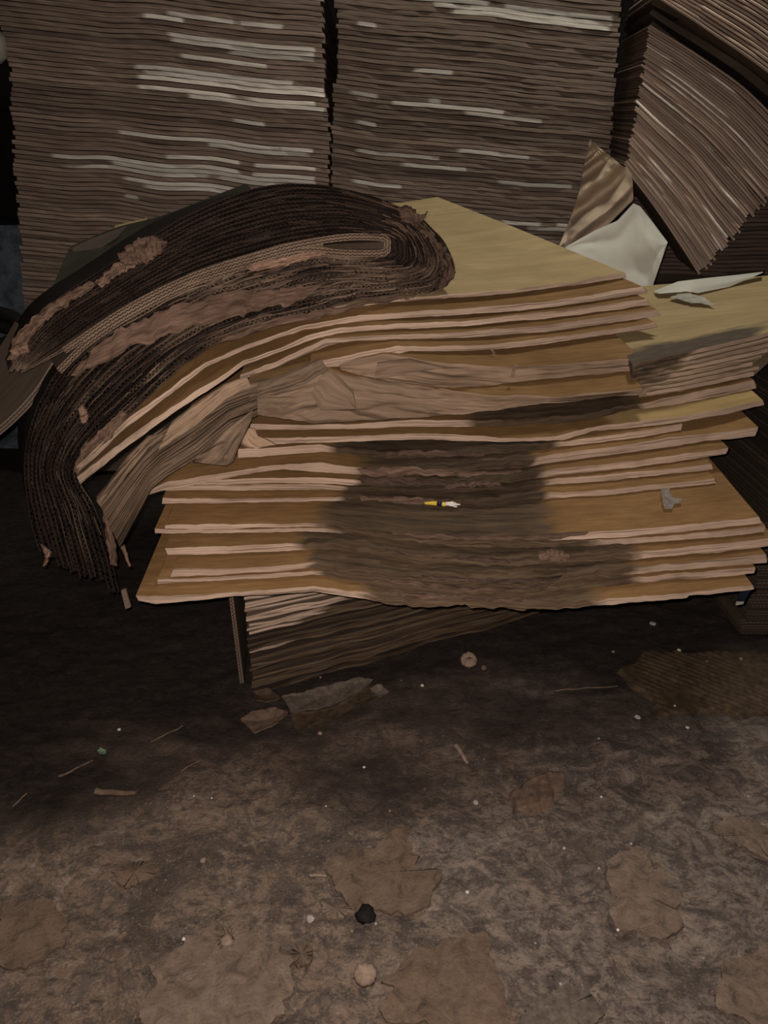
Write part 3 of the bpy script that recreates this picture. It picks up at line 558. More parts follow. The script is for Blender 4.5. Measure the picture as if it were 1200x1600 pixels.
# torn liner shreds on the soaked part of the pile, each a part of its sheet
def YM(i, d): x0, x1, y = MY[i]; return lambda px: np.interp(px, np.linspace(x0, x1, len(y)), y) + d
for i, A, B, tn, stn in ((9, [(560,733),(620,730),(680,734),(760,738),(830,734)], [(565,742),(610,748),(640,741),(690,744),(760,746),(835,740)], .62, .35), (5, [(610,830),(700,836),(800,838),(920,832)], [(615,836),(700,842),(800,845),(915,838)], .62, .30),
    (7, [(690,757),(740,752),(780,756)], [(700,764),(740,760),(785,762)], .5, .45), (8, [(560,748),(620,746),(700,752)], [(565,756),(620,757),(695,758)], .45, .5), (3, [(840,864),(865,860),(890,866)], [(842,874),(868,877),(888,873)], .7, .25),
    (3, [(600,858),(700,868),(800,873)], [(605,864),(700,873),(795,878)], .5, .45), (1, [(580,900),(660,912),(760,918),(860,914)], [(585,907),(660,918),(760,924),(855,920)], .55, .42), (6, [(560,775),(620,777),(700,781)], [(565,782),(625,785),(690,788)], .55, .4),
    (0, [(620,925),(720,932),(820,936)], [(625,932),(720,938),(815,942)], .62, .42), (2, [(660,897),(760,905),(880,900)], [(665,904),(760,911),(875,907)], .5, .5), (10, [(600,706),(680,705),(760,706)], [(605,712),(680,712),(755,712)], .5, .48)):
    scrap(A, B, YM(i, -.006), YM(i, -.008), 'torn_liner', rows=8, cols=70, amp=.004, seed=400+7*i+len(A), tone=tn, stain=stn, fine=.003, par=MOBJ[i], rag=2.2)
# loose fibres standing out of the charred plies: too many to count, one part
g = MB(); rf = np.random.RandomState(77)
for k in range(420):
    s_ = rf.uniform(.05, .97); C = path(np.array(INN)*(1-s_)+np.array(OUT)*s_, 240); i0 = rf.randint(2, 225); ln = rf.randint(3, 9); p = C[i0:i0+ln]
    if len(p) < 3: continue
    p = p + np.cumsum(rf.uniform(-1.1, 1.1, p.shape), 0) + rf.uniform(-2, 2, 2)
    w_ = at(p[:, 0], p[:, 1], YB(p[:, 0]) - .008 - .006*rf.uniform(0, 1)); up = i0 < 95
    tt = 0.28 if up else .85; a = w_.copy(); b = w_.copy(); h = rf.uniform(.0005, .0011); b[:, 2] += h; a[:, 2] -= h; b[:, 0] += h*.6
    g.grid(np.stack((a, b)), 0, True, .1, tt*rf.uniform(.5, 1.3)); g.grid(np.stack((a, b))+[0, .0012, 0], 0, False, .1, tt*.6)
g.build('loose_fibre', [M_PULP], parent=root, kind='stuff', label='pale loose fibres standing out of the plies')

# ------------------------------------------------------------------ plain slabs in the world: low stack, back stacks
def slab(name, p0, p1, th, D, mats, seed, n=44, wav=.002, yj=.004, label=None, cat='sheet', group=None, stain=None, tone=1.0, pale=None, sag=0.0, rows=3, wseed=0):
    t = np.linspace(0, 1, n); p0 = np.array(p0, float); p1 = np.array(p1, float); D = np.array(D, float)
    P = p0[None]*(1-t[:, None])+p1[None]*t[:, None]; L = np.linalg.norm(p1-p0)
    P[:, 2] += wav*noise2(t*L, np.full(n, P[0, 2]), 50+wseed, .17, .55) - sag*np.sin(np.pi*t)
    out = -D/np.linalg.norm(D); P[:, :2] += (yj*(noise1(t*L, seed+1, .06)+.6*noise1(t*L, seed+2, .2)))[:, None]*out[None, :2]
    thv = th*(.96-.08*np.abs(noise1(t*L, seed+3, .08)))
    r = np.linspace(1, 0, rows)[:, None, None]
    E = P[None] + r*thv[None, :, None]*np.array((0, 0, 1.)); E[1:-1, :, :2] += (.25*th*noise1(t*L, seed+4, .03))[None, :, None]*out[None, None, :2]
    st = np.zeros(n) if stain is None else stain(P); pl = np.zeros(n) if pale is None else pale(P)
    E[..., :2] += (.006*pl)[None, :, None]*out[None, None, :2]
    g = MB(); u = t*L+(seed % 31)*1.37
    uv = np.stack((np.broadcast_to(u, (rows, n)), np.broadcast_to(r[..., 0]*th+(seed % 17)*.53, (rows, n))), -1)
    sm = np.broadcast_to(st, (rows, n))
    g.grid(E, 1, True, np.maximum(sm, np.broadcast_to(pl, (rows, n))), tone, uv)
    s = np.linspace(0, 1, 3)[:, None, None]
    g.grid(E[0][None]+s*D, 0, False, np.broadcast_to(st, (3, n)), tone); g.grid(E[-1][None]+s*D, 0, True, np.broadcast_to(st, (3, n)), tone)
    for sl, f in ((0, False), (-1, True)): g.grid(np.stack((E[:, sl], E[:, sl]+D), 1), 1, not f, st[sl], tone)
    g.grid(np.stack((E[0]+D, E[-1]+D)), 1, False, 0, tone)
    return g.build(name, mats, label=label, cat=cat, group=group)
# low stack under the pile
NS = 42
for i in range(NS):
    z0 = .004 + i*(.378/NS); ph = R_.uniform(-.012, .008); top = smooth(.43, .49, i/NS) + (.6 if i in (14, 15) else 0); cx = -.20 + max(0, i/NS-.45)*.75
    b0 = np.array((-.315, 1.495)) + np.array((.91, .41))*R_.uniform(-.004, .004); spread = .10*(1-i/NS)**2
    stn = (lambda tp, c_, q_: (lambda P: 1 - tp*(1-smooth(c_-.09, c_+.09, P[:, 0] + .06*noise1(P[:, 0], q_, .05)))))(float(top), cx, 50+i)
    slab('cardboard_sheet', (b0[0]+ph*.4, b0[1]-ph, z0), (b0[0]+1.22, b0[1]+.50+spread, z0*(.88+.12*i/NS)), .378/NS*.85, (-.05, .62, 0), [M_TFACE, M_EDGE], 900+5*i, n=90, wav=.006, yj=.006, wseed=77,
         label='thin damp cardboard sheet in the low stack under the stained pile', group='damp sheets of the low stack', stain=stn, tone=R_.uniform(.45, 1.05) if top < .5 else 1.0, sag=-.004)
g = MB(); n = 150; zz = np.linspace(.075, .37, n)
for j, (off, am) in enumerate(((-.0035, 0), (.0035, 0), (0, .0022))):
    x = -.340 + off + (am*np.sin(zz*2*np.pi/.009)) + .012*(.37-zz)*2; y = 1.462 + 0*zz
    a = np.stack((x-.0009, y, zz), -1); b = np.stack((x+.0009, y, zz), -1); g.grid(np.stack((a, b)), 1, True, .15, .5)
    for q in (a, b): g.grid(np.stack((q, q+[-.05, .5, 0])), 0, False, .4, .8)
g.build('upright_board', [M_TFACE, M_EDGE], label='upright corrugated board leaning on the left side of the low stack', cat='board')

# tall stacks at the back
def edge_x(line, z, Y):
    ang = (z-CAM_H); dz = Y*CP - ang*SP; v = (Y*SP + ang*CP)/dz; py = 800 - v*FPX
    return (pt(line, py)-600)/FPX*dz, py
def tall_stack(name, YF0, Lr, Rr, z0, zv, z1, pitch, tilt, label, group, streaks, seed, mats, dpt=.8, tone=1.0, low=None):
    n = int((z1-z0)/pitch); tl = math.tan(math.radians(tilt)); gl = MB()
    for i in range(n):
        z = z0 + i*pitch; xl, py = edge_x(Lr, z, YF0); xr, _ = edge_x(Rr, z, YF0); rr = random.Random(seed+i); xm = (xl+xr)/2
        if z < zv:                                             # the foot of the stack, wholly behind the pile
            if i % 3 == 0: gl.box(((xl+xr)/2, YF0+dpt/2, z+pitch*1.5), (xr-xl-.02*rr.random(), dpt, pitch*2.9), tone=tone)
            continue
        xl += rr.uniform(-.006, .006) + .004*noise1(z, seed, .05); xr += rr.uniform(-.006, .006)
        pale = None
        for k in streaks:
            if abs(k[0]-py) < pitch*FPX/2.9*.62:
                fx = lambda q: (q-600)/FPX*(YF0*CP-(z-CAM_H)*SP)
                pale = (lambda A, B, s_: (lambda P: smooth(A, A+.12, P[:, 0])*(1-smooth(B-.06, B, P[:, 0]))*smooth(-1.15, -.45, noise1(P[:, 0], s_, .12))))(fx(k[1]), fx(k[2]), seed+i)
        slab(name, (xl, YF0+rr.uniform(-.005, .005), z+tl*(xm-xl)), (xr, YF0+rr.uniform(-.005, .005), z-tl*(xr-xm)), pitch-.0008-rr.random()*.0008, (0, dpt, 0), mats, seed+7*i, n=64, wav=.006, yj=.0035,
             label=label, group=group, pale=pale, tone=tone*rr.uniform(.80, 1.16), rows=3, wseed=seed)
    gl.build('stack_foot', [M_TFACE], label=low, cat='sheets', kind='stuff')
BM = [M_TFACE, M_GEDGE, M_PALE]
S1 = [(22,230,455),(30,200,300),(55,235,505),(63,240,505),(73,330,505),(92,255,430),(115,190,470),(122,200,520),(128,190,520),(140,190,505),(150,270,520),(182,340,425),(220,160,500),(228,300,505),(250,235,505),(258,60,505),(266,150,505),(276,70,505),(287,170,505),(297,200,440),(318,170,230)]
S2 = [(8,600,972),(16,640,972),(26,680,968),(60,530,600),(118,620,720),(165,525,700),(172,525,800),(180,700,860),(213,530,600),(240,690,840),(256,530,700),(270,600,740),(281,760,905),(300,530,640),(345,760,920),(352,800,905)]
tall_stack('cardboard_sheet', 2.95, [(-60,-12),(60,2),(95,12),(130,20),(300,29),(400,36),(500,42),(900,70)], [(-60,500),(0,503),(100,506),(180,514),(290,512),(900,500)], .012, .60, 1.74, .0145, 5.0,
           'grey-brown cardboard sheet in the tall left stack against the back', 'sheets of the tall left stack', S1, 4000, BM, low='foot of the tall left stack of cardboard sheets, behind the pile')
tall_stack('cardboard_sheet', 2.97, [(-60,510),(0,513),(40,528),(100,530),(165,522),(290,518),(900,520)], [(-60,976),(0,972),(60,967),(180,958),(285,950),(900,900)], .012, .83, 1.74, .0145, 5.0,
           'dark brown cardboard sheet in the tall middle stack against the back', 'sheets of the tall middle stack', S2, 6000, BM, tone=.72, low='foot of the tall middle stack of cardboard sheets, behind the pile')
tall_stack('cardboard_sheet', 3.05, [(0,985),(900,985)], [(0,1330),(900,1330)], .012, .78, 1.06, .0145, 1.0,
           'dim cardboard sheet in the low stack behind the slumped sheets at right', 'sheets of the low right back stack', [], 8000, BM, tone=.55, low='foot of the low right back stack of cardboard sheets')

# slumped bundle at the upper right
def slumped(n, La, Lb, Ra, Rb, Yf, mats, label, group, seed, tone, bow):
    for i in range(n):
        f = i/(n-1); rr = random.Random(seed+i)
        p = np.array(La)*(1-f)+np.array(Lb)*f; q = np.array(Ra)*(1-f)+np.array(Rb)*f; d_ = (q-p)/np.linalg.norm(q-p); p = p + d_*rr.uniform(-4, 4); q = q + d_*rr.uniform(-6, 6)
        m = (p+q)/2 + np.array((.45, -.55))*bow*(.25+1.1*f); C = path([p, m, q], 48); tn = np.gradient(C, axis=0); tn /= np.linalg.norm(tn, axis=1)[:, None]; N = np.stack((tn[:, 1], -tn[:, 0]), -1)
        gap_ = np.linspace(np.linalg.norm(np.array(La)-np.array(Lb)), np.linalg.norm(np.array(Ra)-np.array(Rb)), 48)/n
        L = np.linspace(0, 1, 48)*np.linalg.norm(p-q)
        C = C + N*(1.6*noise2(L, np.full(48, i*1.), seed, 60, 22))[:, None]
        th = gap_*(.86+.05*rr.random())
        y = Yf + .010*noise1(L, seed+i*3+1, 50) + rr.uniform(-.008, .008)
        A = pbd(C+N*(th/2)[:, None], y); B = pbd(C-N*(th/2)[:, None], y); Md = (A+B)/2; Md[:, 1] -= .003
        D = np.array((.06, .5, .02)); g = MB(); u = L/420.+i*.77
        uv = np.stack((np.stack((u, u, u)), np.stack((0*u, 0*u+.006, 0*u+.012))+i*.31), -1)
        tv = tone*rr.uniform(.86, 1.13)
        mt = 1; pv = (.9 if rr.random() < .16 else 0)*smooth(-.3, .5, noise1(L, seed+i, 70))
        g.grid(np.stack((A, Md, B)), mt, True, .55*np.stack((pv, pv, pv)), tv, uv); g.grid(np.stack((A, A+D)), 0, True, 0, tv); g.grid(np.stack((B, B+D)), 0, False, 0, tv)
        for e in (0, -1): g.grid(np.stack((np.stack((A[e], A[e]+D)), np.stack((B[e], B[e]+D)))), 1, False, 0, tv)
        g.build('cardboard_sheet', mats, label=label, cat='sheet', group=group)
slumped(54, (978,262), (1016,40), (1092,428), (1262,240), 2.72, BM, 'tilted cardboard sheet in the slumped bundle at upper right', 'sheets of the slumped bundle', 9000, 1.55, 16)
slumped(20, (1024,-6), (1075,-90), (1285,176), (1320,60), 2.66, [M_TFACE, M_GEDGE, M_PALE], 'greyer curved cardboard sheet at the very top right above the slumped bundle', 'curved sheets at top right', 9500, 1.75, 30)
slumped(3, (1014,36), (1020,4), (1262,236), (1285,184), 2.74, [M_TFACE, M_TFACE, M_TFACE], 'dark curved board between the slumped bundle and the greyer sheets', 'dark boards at top right', 9700, .55, 22)

# corrugated stack standing beyond the right ends, flute ends towards the camera
x0, x1, wl, h = .99, 1.45, .0105, .0112
g = MB(); n = 220; xs = np.linspace(x0, x1, n); zf = h*.5 + h*.33*np.sin((xs-x0)*2*np.pi/wl)
for zc, th in ((h*.06, .0016), (h*.94, .0016), (None, .0016)):
    zc = zf if zc is None else np.full(n, zc)
    a = np.stack((xs, 0*xs, zc+th/2), -1); b = np.stack((xs, 0*xs, zc-th/2), -1)
    g.grid(np.stack((a, b)), 1, True, 0, .8); g.grid(np.stack((a, a+[0, .4, 0])), 0, False, 0, .5); g.grid(np.stack((b, b+[0, .4, 0])), 0, True, 0, .5)
proto = g.build('corrugated_sheet', [M_TFACE, M_FLUTE], label='corrugated sheet with open flute ends in the stack beyond the right edge', cat='sheet', group='corrugated sheets beyond the right edge')
mp = proto.location.copy()
for i in range(54):
    o = proto if i == 0 else proto.copy()
    if i: COL.objects.link(o)
    o.location = (mp.x + R_.uniform(-.012, .012) + (.03 if 40 <= i < 44 else 0), 1.98 + R_.uniform(-.01, .01) + (.05 if 40 <= i < 44 else 0), .004 + i*(h+.0012))

# ------------------------------------------------------------------ loose papers behind the pile
def on(px, py, surf, gap=.002): return rest(np.array([px], float), np.array([py], float), surf, gap, 1.0, 3.5)[0]
g = loft([(922,218),(912,262),(905,300),(890,345),(872,388)], [(926,222),(955,245),(988,272),(990,312),(905,396)], 34, 60, 2.50, 2.46, .022, 34, 12, 201, fine=.006, thick=.003, dirn=(.65, .76, .11, 19))
g.build('crumpled_paper', [M_BROWNP], label='crumpled brown wrapping paper standing between the middle stack and slumped bundle', cat='paper', smooth_shade=False)
g = loft([(884,386),(930,360),(965,345),(990,318),(1000,322),(1018,345),(1043,378)], [(884,392),(930,420),(975,440),(1005,452),(1014,458),(1020,446),(1043,380)], 22, 50, 2.42, 2.36, .016, 55, 9, 211, fine=.002)
g.build('white_paper', [M_WHITE], label='white paper sheet propped up behind the top sheet of the drooping bundle', cat='paper')
ys = [on(x, y, SR_TOP) for x, y in ((1022, 456), (1080, 455), (1190, 428))]
yf = lambda d: (lambda px: np.interp(px, [1022, 1080, 1190], ys) + d)
g = loft([(1022,455),(1060,440),(1110,434),(1150,430),(1192,425)], [(1030,459),(1075,455),(1090,458),(1140,448),(1192,426)], 8, 40, yf(.02), yf(-.03), .010, 60, 4, 221)
g.build('paper_strip', [M_WHITE], label='greyish white paper strip lying along the back of the yellow top sheet', cat='paper')
def sheet_scrap(name, pts, surf, mat, label, cat='scrap', th=.003, lift=.004, curl=.006, seed=1, stain=0.0, tone=1.0, zf=None):
    """flat irregular scrap lying on a surface (or on the floor when surf is None)"""
    rs = np.random.RandomState(seed); a = np.array(pts, float); b = []
    for i in range(len(a)):
        p, q = a[i], a[(i+1) % len(a)]; m = max(2, int(np.linalg.norm(q-p)/5))
        for t in np.linspace(0, 1, m, endpoint=False): b.append(p*(1-t)+q*t + rs.uniform(-.8, .8, 2))
    b = np.array(b); c = b.mean(0); rings = [.02, .2, .4, .6, .8, .93, 1.0]; G = []
    for k, r in enumerate(rings):
        row = []
        for p in b:
            x, y = c + (p-c)*r
            w_ = floor_at(x, y) if surf is None else at(x, y, on(x, y, surf, 0.0))
            w_ = np.array(w_).reshape(3); w_[2] += lift + curl*r*r*(.6+.4*noise2(w_[0], w_[1], seed, .05, .05)) + .0025*noise2(w_[0], w_[1], seed+1, .022, .022); row.append(w_)
        row.append(row[0]); G.append(row)
    G = np.array(G); g = MB(); lo = G.copy(); lo[..., 2] -= th
    g.grid(G, 0, True, stain, tone, G[..., :2]); g.grid(lo, 0, False, stain, tone, G[..., :2]); g.grid(np.stack((G[-1], lo[-1])), 0, True, stain, tone)
    g.grid(np.stack((G[0], np.broadcast_to(G[0].mean(0), G[0].shape))), 0, False, stain, tone, np.stack((G[0], G[0]))[..., :2])
    return g.build(name, [mat], label=label, cat=cat)
M_GREYP = flat('grey_damp_paper', (0.115, 0.092, 0.075), 0.8, .4, 90)
M_PALEG = flat('pale_grey_paper', (0.34, 0.32, 0.28), 0.8, .25, 40)
M_TAPE = flat('clouded_tape', (0.20, 0.17, 0.15), 0.25, .35, 120)
M_MUD = flat('brown_pulp', (0.13, 0.088, 0.064), 0.85, .45, 60)
M_TANP = flat('tan_pulp', (0.24, 0.175, 0.135), 0.85, .35, 70)
M_DARKP = flat('dark_soaked_board', (0.060, 0.041, 0.026), 0.8, .45, 60)
def flake_mat(name, lo, hi, dk):
    n = NT(name, 0.85); p = n.map('UV', (1, 1, 1)); a = n.noise(p, 30.0, 8, 0.7, 0.8); b = n.noise(p, 170.0, 4, 0.7)
    c = n.ramp(a, [(0.32, dk), (0.45, lo), (0.70, hi)]); c = n.mix(n.rng(b, 0.56, 0.7, 0.0, 0.6), c, dk); n.color(c); n.bump(n.mix(.4, n.grey(a), n.grey(b)), 0.9, 0.008); return n.m
M_FLK1 = flake_mat('trodden_tan_pulp', (0.160, 0.117, 0.091), (0.255, 0.190, 0.148), (0.075, 0.057, 0.047))
M_FLK2 = flake_mat('trodden_brown_pulp', (0.135, 0.094, 0.068), (0.205, 0.145, 0.108), (0.065, 0.048, 0.038))
M_YELLOW = flat('yellow_plastic', (0.62, 0.46, 0.06), 0.5, .15, 200)
M_BLACK = flat('black_rubber', (0.012, 0.011, 0.011), 0.6, .3, 60)
M_BLUE = flat('dark_blue_film', (0.012, 0.018, 0.05), 0.45, .3, 80)
M_WHT = flat('white_fibre', (0.62, 0.57, 0.52), 0.9, .2, 150)
M_GREEN = flat('pale_green_film', (0.17, 0.26, 0.17), 0.5, .2, 150)
M_STONE = flat('pale_stone', (0.36, 0.31, 0.29), 0.8, .3, 120)
M_DSTONE = flat('black_lump', (0.012, 0.010, 0.010), 0.8, .5, 120)
sheet_scrap('paper_scrap', [(1046,466),(1070,457),(1095,465),(1118,478),(1085,476),(1060,471)], SR_TOP, M_PALEG, 'pale grey paper scrap stuck on the yellow top sheet near the white paper', 'scrap', .0008, .003, .0005, 3)

# yellow and white wire scrap on the wide brown sheet
S5 = Surf(SURF[5].X, SURF[5].z+.004, SURF[5].Yf, SURF[5].m)
def tube(g, P, r, mat=0, n=8, **k):
    P = np.array(P, float); T = np.gradient(P, axis=0); T /= np.linalg.norm(T, axis=1)[:, None]; up = np.array((0, .3, 1.)); a = np.cross(T, up); a /= np.linalg.norm(a, axis=1)[:, None]; b = np.cross(a, T)
    r = np.broadcast_to(np.asarray(r, float), (len(P),)); q = np.linspace(0, 2*np.pi, n+1)
    R = P[None] + (np.cos(q)[:, None, None]*a[None] + np.sin(q)[:, None, None]*b[None])*r[None, :, None]
    g.grid(R, mat, True, **k)
    for e, f in ((0, False), (-1, True)): g.grid(np.stack((R[:, e], np.broadcast_to(P[e], R[:, e].shape))), mat, not f, **k)
def seg(p, q, surf, n=10, lift=.005, wob=0, seed=1):
    t = np.linspace(0, 1, n); out = []
    for i, k in enumerate(t):
        x = p[0]*(1-k)+q[0]*k; y = p[1]*(1-k)+q[1]*k
        w_ = (np.array(floor_at(x, y)) if surf is None else at(x, y, on(x, y, surf, 0.0))).reshape(3); w_[2] += lift + wob*noise1(np.array([k*6.]), seed, 1.)[0]; out.append(w_)
    return out
sc = thing('wire_scrap', seg((690,791),(691,791), S5, 2)[0], 'short yellow and white wire scrap lying on the wide brown sheet', 'scrap')
g = MB(); tube(g, seg((664,788),(683,790), S5), .0052); g.build('yellow_sleeve', [M_YELLOW], parent=sc)
g = MB(); tube(g, seg((683,790),(686,790.4), S5, 4), .0054); tube(g, seg((687.5,790.5),(691,791), S5, 4), .0054); g.build('dark_band', [M_BLUE], parent=sc)
g = MB(); tube(g, seg((691,791),(696,791.5), S5, 4), .0050); g.build('yellow_end', [M_YELLOW], parent=sc)
for i, (q, z) in enumerate((((716,788), .009), ((719,793), .006), ((714,796), .004), ((718,790), .007))):
    g = MB(); tube(g, seg((696,791.5), q, S5, 8, .005+z*.2, .001, 5+i), np.linspace(.0034, .0014, 8), n=6); g.build('frayed_strand', [M_WHT], parent=sc)
sheet_scrap('tape_scrap', [(1033,768),(1046,766),(1050,782),(1064,781),(1066,787),(1054,790),(1050,797),(1038,796),(1034,788)], S5, M_TAPE, 'clouded grey tape scrap stuck on the right half of the wide brown sheet', 'tape', .001, .003, .006, 11)
sheet_scrap('fibre_curl', [(268,567),(272,565),(280,569),(279,571),(270,571)], None, M_WHT, 'x', 'x', .001) if False else None
for i, (p, q, sf, lab) in enumerate((((806,569),(802,590), None, 'frayed knot of pale fibre on the creased sheet edge'), ((768,546),(773,556), None, 'short loose fibre hanging from the sheet edge above the brown face'))):
    y0 = float(YU(5)(np.array(p[0])))-.012 if i == 0 else float(YU(4)(np.array(p[0])))-.008
    g = MB()
    for k in range(5 if i == 0 else 2):
        t = np.linspace(0, 1, 14); x = p[0]+(q[0]-p[0])*t + (4 if i == 0 else 2.5)*noise1(t*5, 40+k+9*i, 1.0); y = p[1]+(q[1]-p[1])*t
        tube(g, at(x, y, y0-.003*k), .0009, n=5)
    g.build('frayed_fibre', [M_TANP], label=lab, cat='fibre')
# light board tab hanging by the end of the drape, blue strip under the right corner
g = MB(); A = at(np.array([189., 196.]), np.array([923., 921.]), 1.50); B = at(np.array([196., 204.]), np.array([952., 949.]), 1.50)
g.grid(np.stack((A, B)), 0, True, 0, .8); g.grid(np.stack((A, B))+[0, .006, 0], 0, False, 0, .8)
for a_, b_ in ((A, A), (B, B)): g.grid(np.stack((a_, a_+[0, .006, 0])), 0)
for e in (0, 1): g.grid(np.stack((np.stack((A[e], B[e])), np.stack((A[e], B[e]))+[0, .006, 0])), 0)
g.build('board_tab', [M_GEDGE], label='small grey board tab hanging below the charred drape', cat='scrap')
st_ = thing('plastic_strip', floor_at(1160, 945), 'dark blue plastic strip with a white end under the right sheet corner', 'strip')
A = at(np.array([1158., 1175.]), np.array([922., 920.]), 1.36); B = at(np.array([1152., 1163.]), np.array([940., 940.]), 1.40); C_ = at(np.array([1150., 1161.]), np.array([946., 944.]), 1.41)
for nm, a_, b_, m_ in (('strip_body', A, B, M_BLUE), ('strip_end', B, C_, M_WHT)):
    g = MB(); g.grid(np.stack((a_, b_)), 0, True); g.grid(np.stack((a_, b_))+[0, .003, 0], 0, False); g.grid(np.stack((a_[:1], b_[:1])).reshape(2, 1, 3).repeat(2, 1)+np.array([[[0, 0, 0], [0, .003, 0]]]), 0)
    g.build(nm, [m_], parent=st_)

# ------------------------------------------------------------------ loose things on the floor
def disc(px, py, rpx, label, tilt=.5, mat=M_TANP, slit=True, name='pulp_disc'):
    c = np.array(floor_at(px, py + rpx*.6)); dz = c[1]*CP+(CAM_H-c[2])*SP; R = rpx/FPX*dz; n = 28
    q = np.linspace(0, 2*np.pi, n+1); rs = np.random.RandomState(int(px)); rr = R*(1+.05*rs.uniform(-1, 1, n+1)); rr[-1] = rr[0]
    ex = np.array((1, 0, 0.)); ey = np.array((0, math.cos(tilt), math.sin(tilt))); nz = np.cross(ex, ey); cc = c + ey*R + nz*.004
    t = thing(name, c, label, 'disc'); g = MB(); rows = []
    for f, h in ((.0, .006), (.3, .0062), (.6, .0055), (.85, .004), (1.0, .001), (1.0, -.006), (0, -.007)):
        rows.append(cc + (np.cos(q)[:, None]*ex+np.sin(q)[:, None]*ey)*(rr*f)[:, None] + nz*(h + .0012*np.sin(9*q)*f)[:, None])
    g.grid(np.array(rows), 0, False); g.build('disc_body', [mat], parent=t, smooth_shade=False)
    if slit:
        g = MB(); a = cc+ex*(-.35*R)+ey*(-.05*R)+nz*.0068; b = cc+ex*(.5*R)+ey*(.12*R)+nz*.0068; tube(g, [a, (a+b)/2+ey*.03*R, b], [.0008, .0018, .0008], n=5); g.build('slit', [M_DSTONE], parent=t)
disc(733, 1036, 13, 'round tan pulp disc with a dark slit, on the floor before the low stack', .55)
disc(756, 1046, 4.5, 'tiny round pulp disc right of the larger slit disc', .4, M_MUD, False)
disc(570, 1531, 18, 'flat round tan disc trodden into the floor near the bottom centre', .06, M_TANP, False)
def lump(px, py, rpx, mat, label, name='pebble', cat='pebble', flat_=.6, group=None):
    c = np.array(floor_at(px, py)); dz = c[1]*CP+CAM_H*SP; R = rpx/FPX*dz; rs = np.random.RandomState(int(px*7+py)); g = MB()
    th = np.linspace(0, np.pi, 7); ph = np.linspace(0, 2*np.pi, 11); f = 1+.22*rs.uniform(-1, 1, (7, 11)); f[:, -1] = f[:, 0]; f[0] = f[0, 0]; f[-1] = f[-1, 0]
    S = np.stack((np.sin(th)[:, None]*np.cos(ph)[None]*f, np.sin(th)[:, None]*np.sin(ph)[None]*f, np.cos(th)[:, None]*f*flat_), -1)*R
    g.grid(S+c+[0, 0, R*flat_*.5], 0, False); return g.build(name, [mat], label=label, cat=cat, group=group)
lump(485, 1437, 7, M_STONE, 'small white round pebble left of the black lump')
lump(571, 1432, 16, M_DSTONE, 'black charred lump on the floor at bottom centre', 'charred_lump', 'lump', .5)
lump(317, 1345, 5, M_TANP, 'tiny pinkish crumb on the brown floor at left', 'crumb', 'crumb')
lump(354, 1470, 10, M_TANP, 'pinkish square-edged pulp crumb near the lower left flakes', 'crumb', 'crumb', .4)
lump(1020, 975, 5, M_STONE, 'small grey crumb on the dark floor under the right end of the pile', 'crumb', 'crumb', .4)
lump(996, 1121, 5, M_STONE, 'small grey crumb below the left end of the ribbed board remnant', 'crumb', 'crumb', .5)
lump(743, 1254, 5, M_STONE, 'white crumb left of the ridged board shard', 'crumb', 'crumb', .5)
lump(500, 1146, 4, M_TANP, 'pale crumb just in front of the low stack', 'crumb', 'crumb', .6)
for i in range(46):
    px = R_.choice((R_.uniform(10, 1190), R_.uniform(500, 1150))); py = R_.uniform(1120, 1590) if px < 400 else R_.uniform(1010, 1590)
    lump(px, py, R_.uniform(1.4, 3.2), R_.choice((M_STONE, M_TANP, M_MUD, M_WHT)), 'tiny pale crumb scattered on the dirty floor', 'crumb', 'crumb', .6, 'tiny crumbs scattered on the floor')
def stick(p, q, r, mat, label, name='splinter', cat='stick', wob=.002):
    g = MB(); tube(g, seg(p, q, None, 12, r*.8, wob, int(p[0])), np.linspace(r, r*.6, 12), n=6); g.build(name, [mat], label=label, cat=cat)
stick((713,1168),(730,1194), .006, M_TANP, 'short tan twig lying above the ridged board shard', 'twig')
stick((92,1216),(146,1190), .0035, M_MUD, 'thin brown splinter on the dark floor at far left')
stick((20,1262),(42,1240), .0025, M_MUD, 'shorter splinter at the left edge below the thin brown one')
stick((868,1080),(965,1073), .0028, M_MUD, 'long thin fibre strip on the floor left of the ribbed board remnant', 'fibre_strip', 'fibre')
stick((483,1369),(510,1370), .004, M_TANP, 'small tan splinter above the white pebble')
stick((150,1241),(214,1243), .009, M_MUD, 'brown roll of pulp on the floor at left', 'pulp_roll', 'scrap', .003)
stick((235,1160),(286,1136), .003, M_MUD, 'grey-brown fibre strip on the dark floor left of the low stack', 'fibre_strip', 'fibre')
stick((282,1206),(312,1190), .0028, M_MUD, 'thin splinter on the floor below the grey-brown fibre strip')
sheet_scrap('film_flake', [(153,1177),(158,1172),(167,1174),(167,1180),(155,1180)], None, M_GREEN, 'pale green film flake on the dark floor at left', 'scrap', .0015, .004, .003, 21)
# soaked pieces at the foot of the low stack
sheet_scrap('paper_scrap', [(440,1094),(470,1090),(560,1068),(585,1072),(560,1090),(500,1118),(455,1122)], None, M_GREYP, 'grey striped paper scrap sliding out under the low stack', 'scrap', .002, .012, .010, 23)
sheet_scrap('paper_scrap', [(452,1124),(520,1112),(575,1080),(596,1076),(606,1092),(560,1106),(520,1130),(462,1146)], None, M_DARKP, 'brown-grey paper scrap in front of the grey striped scrap', 'scrap', .002, .008, .008, 25)
sheet_scrap('paper_scrap', [(578,1090),(592,1082),(609,1094),(600,1100),(582,1101)], None, M_GREYP, 'small pale paper tip at the right end of the soaked scraps', 'scrap', .001, .016, .012, 26)
sheet_scrap('board_scrap', [(376,1132),(395,1118),(430,1114),(452,1120),(430,1142),(398,1154)], None, M_MUD, 'brown soaked board scrap at the front left corner of the low stack', 'scrap', .004, .010, .010, 27)
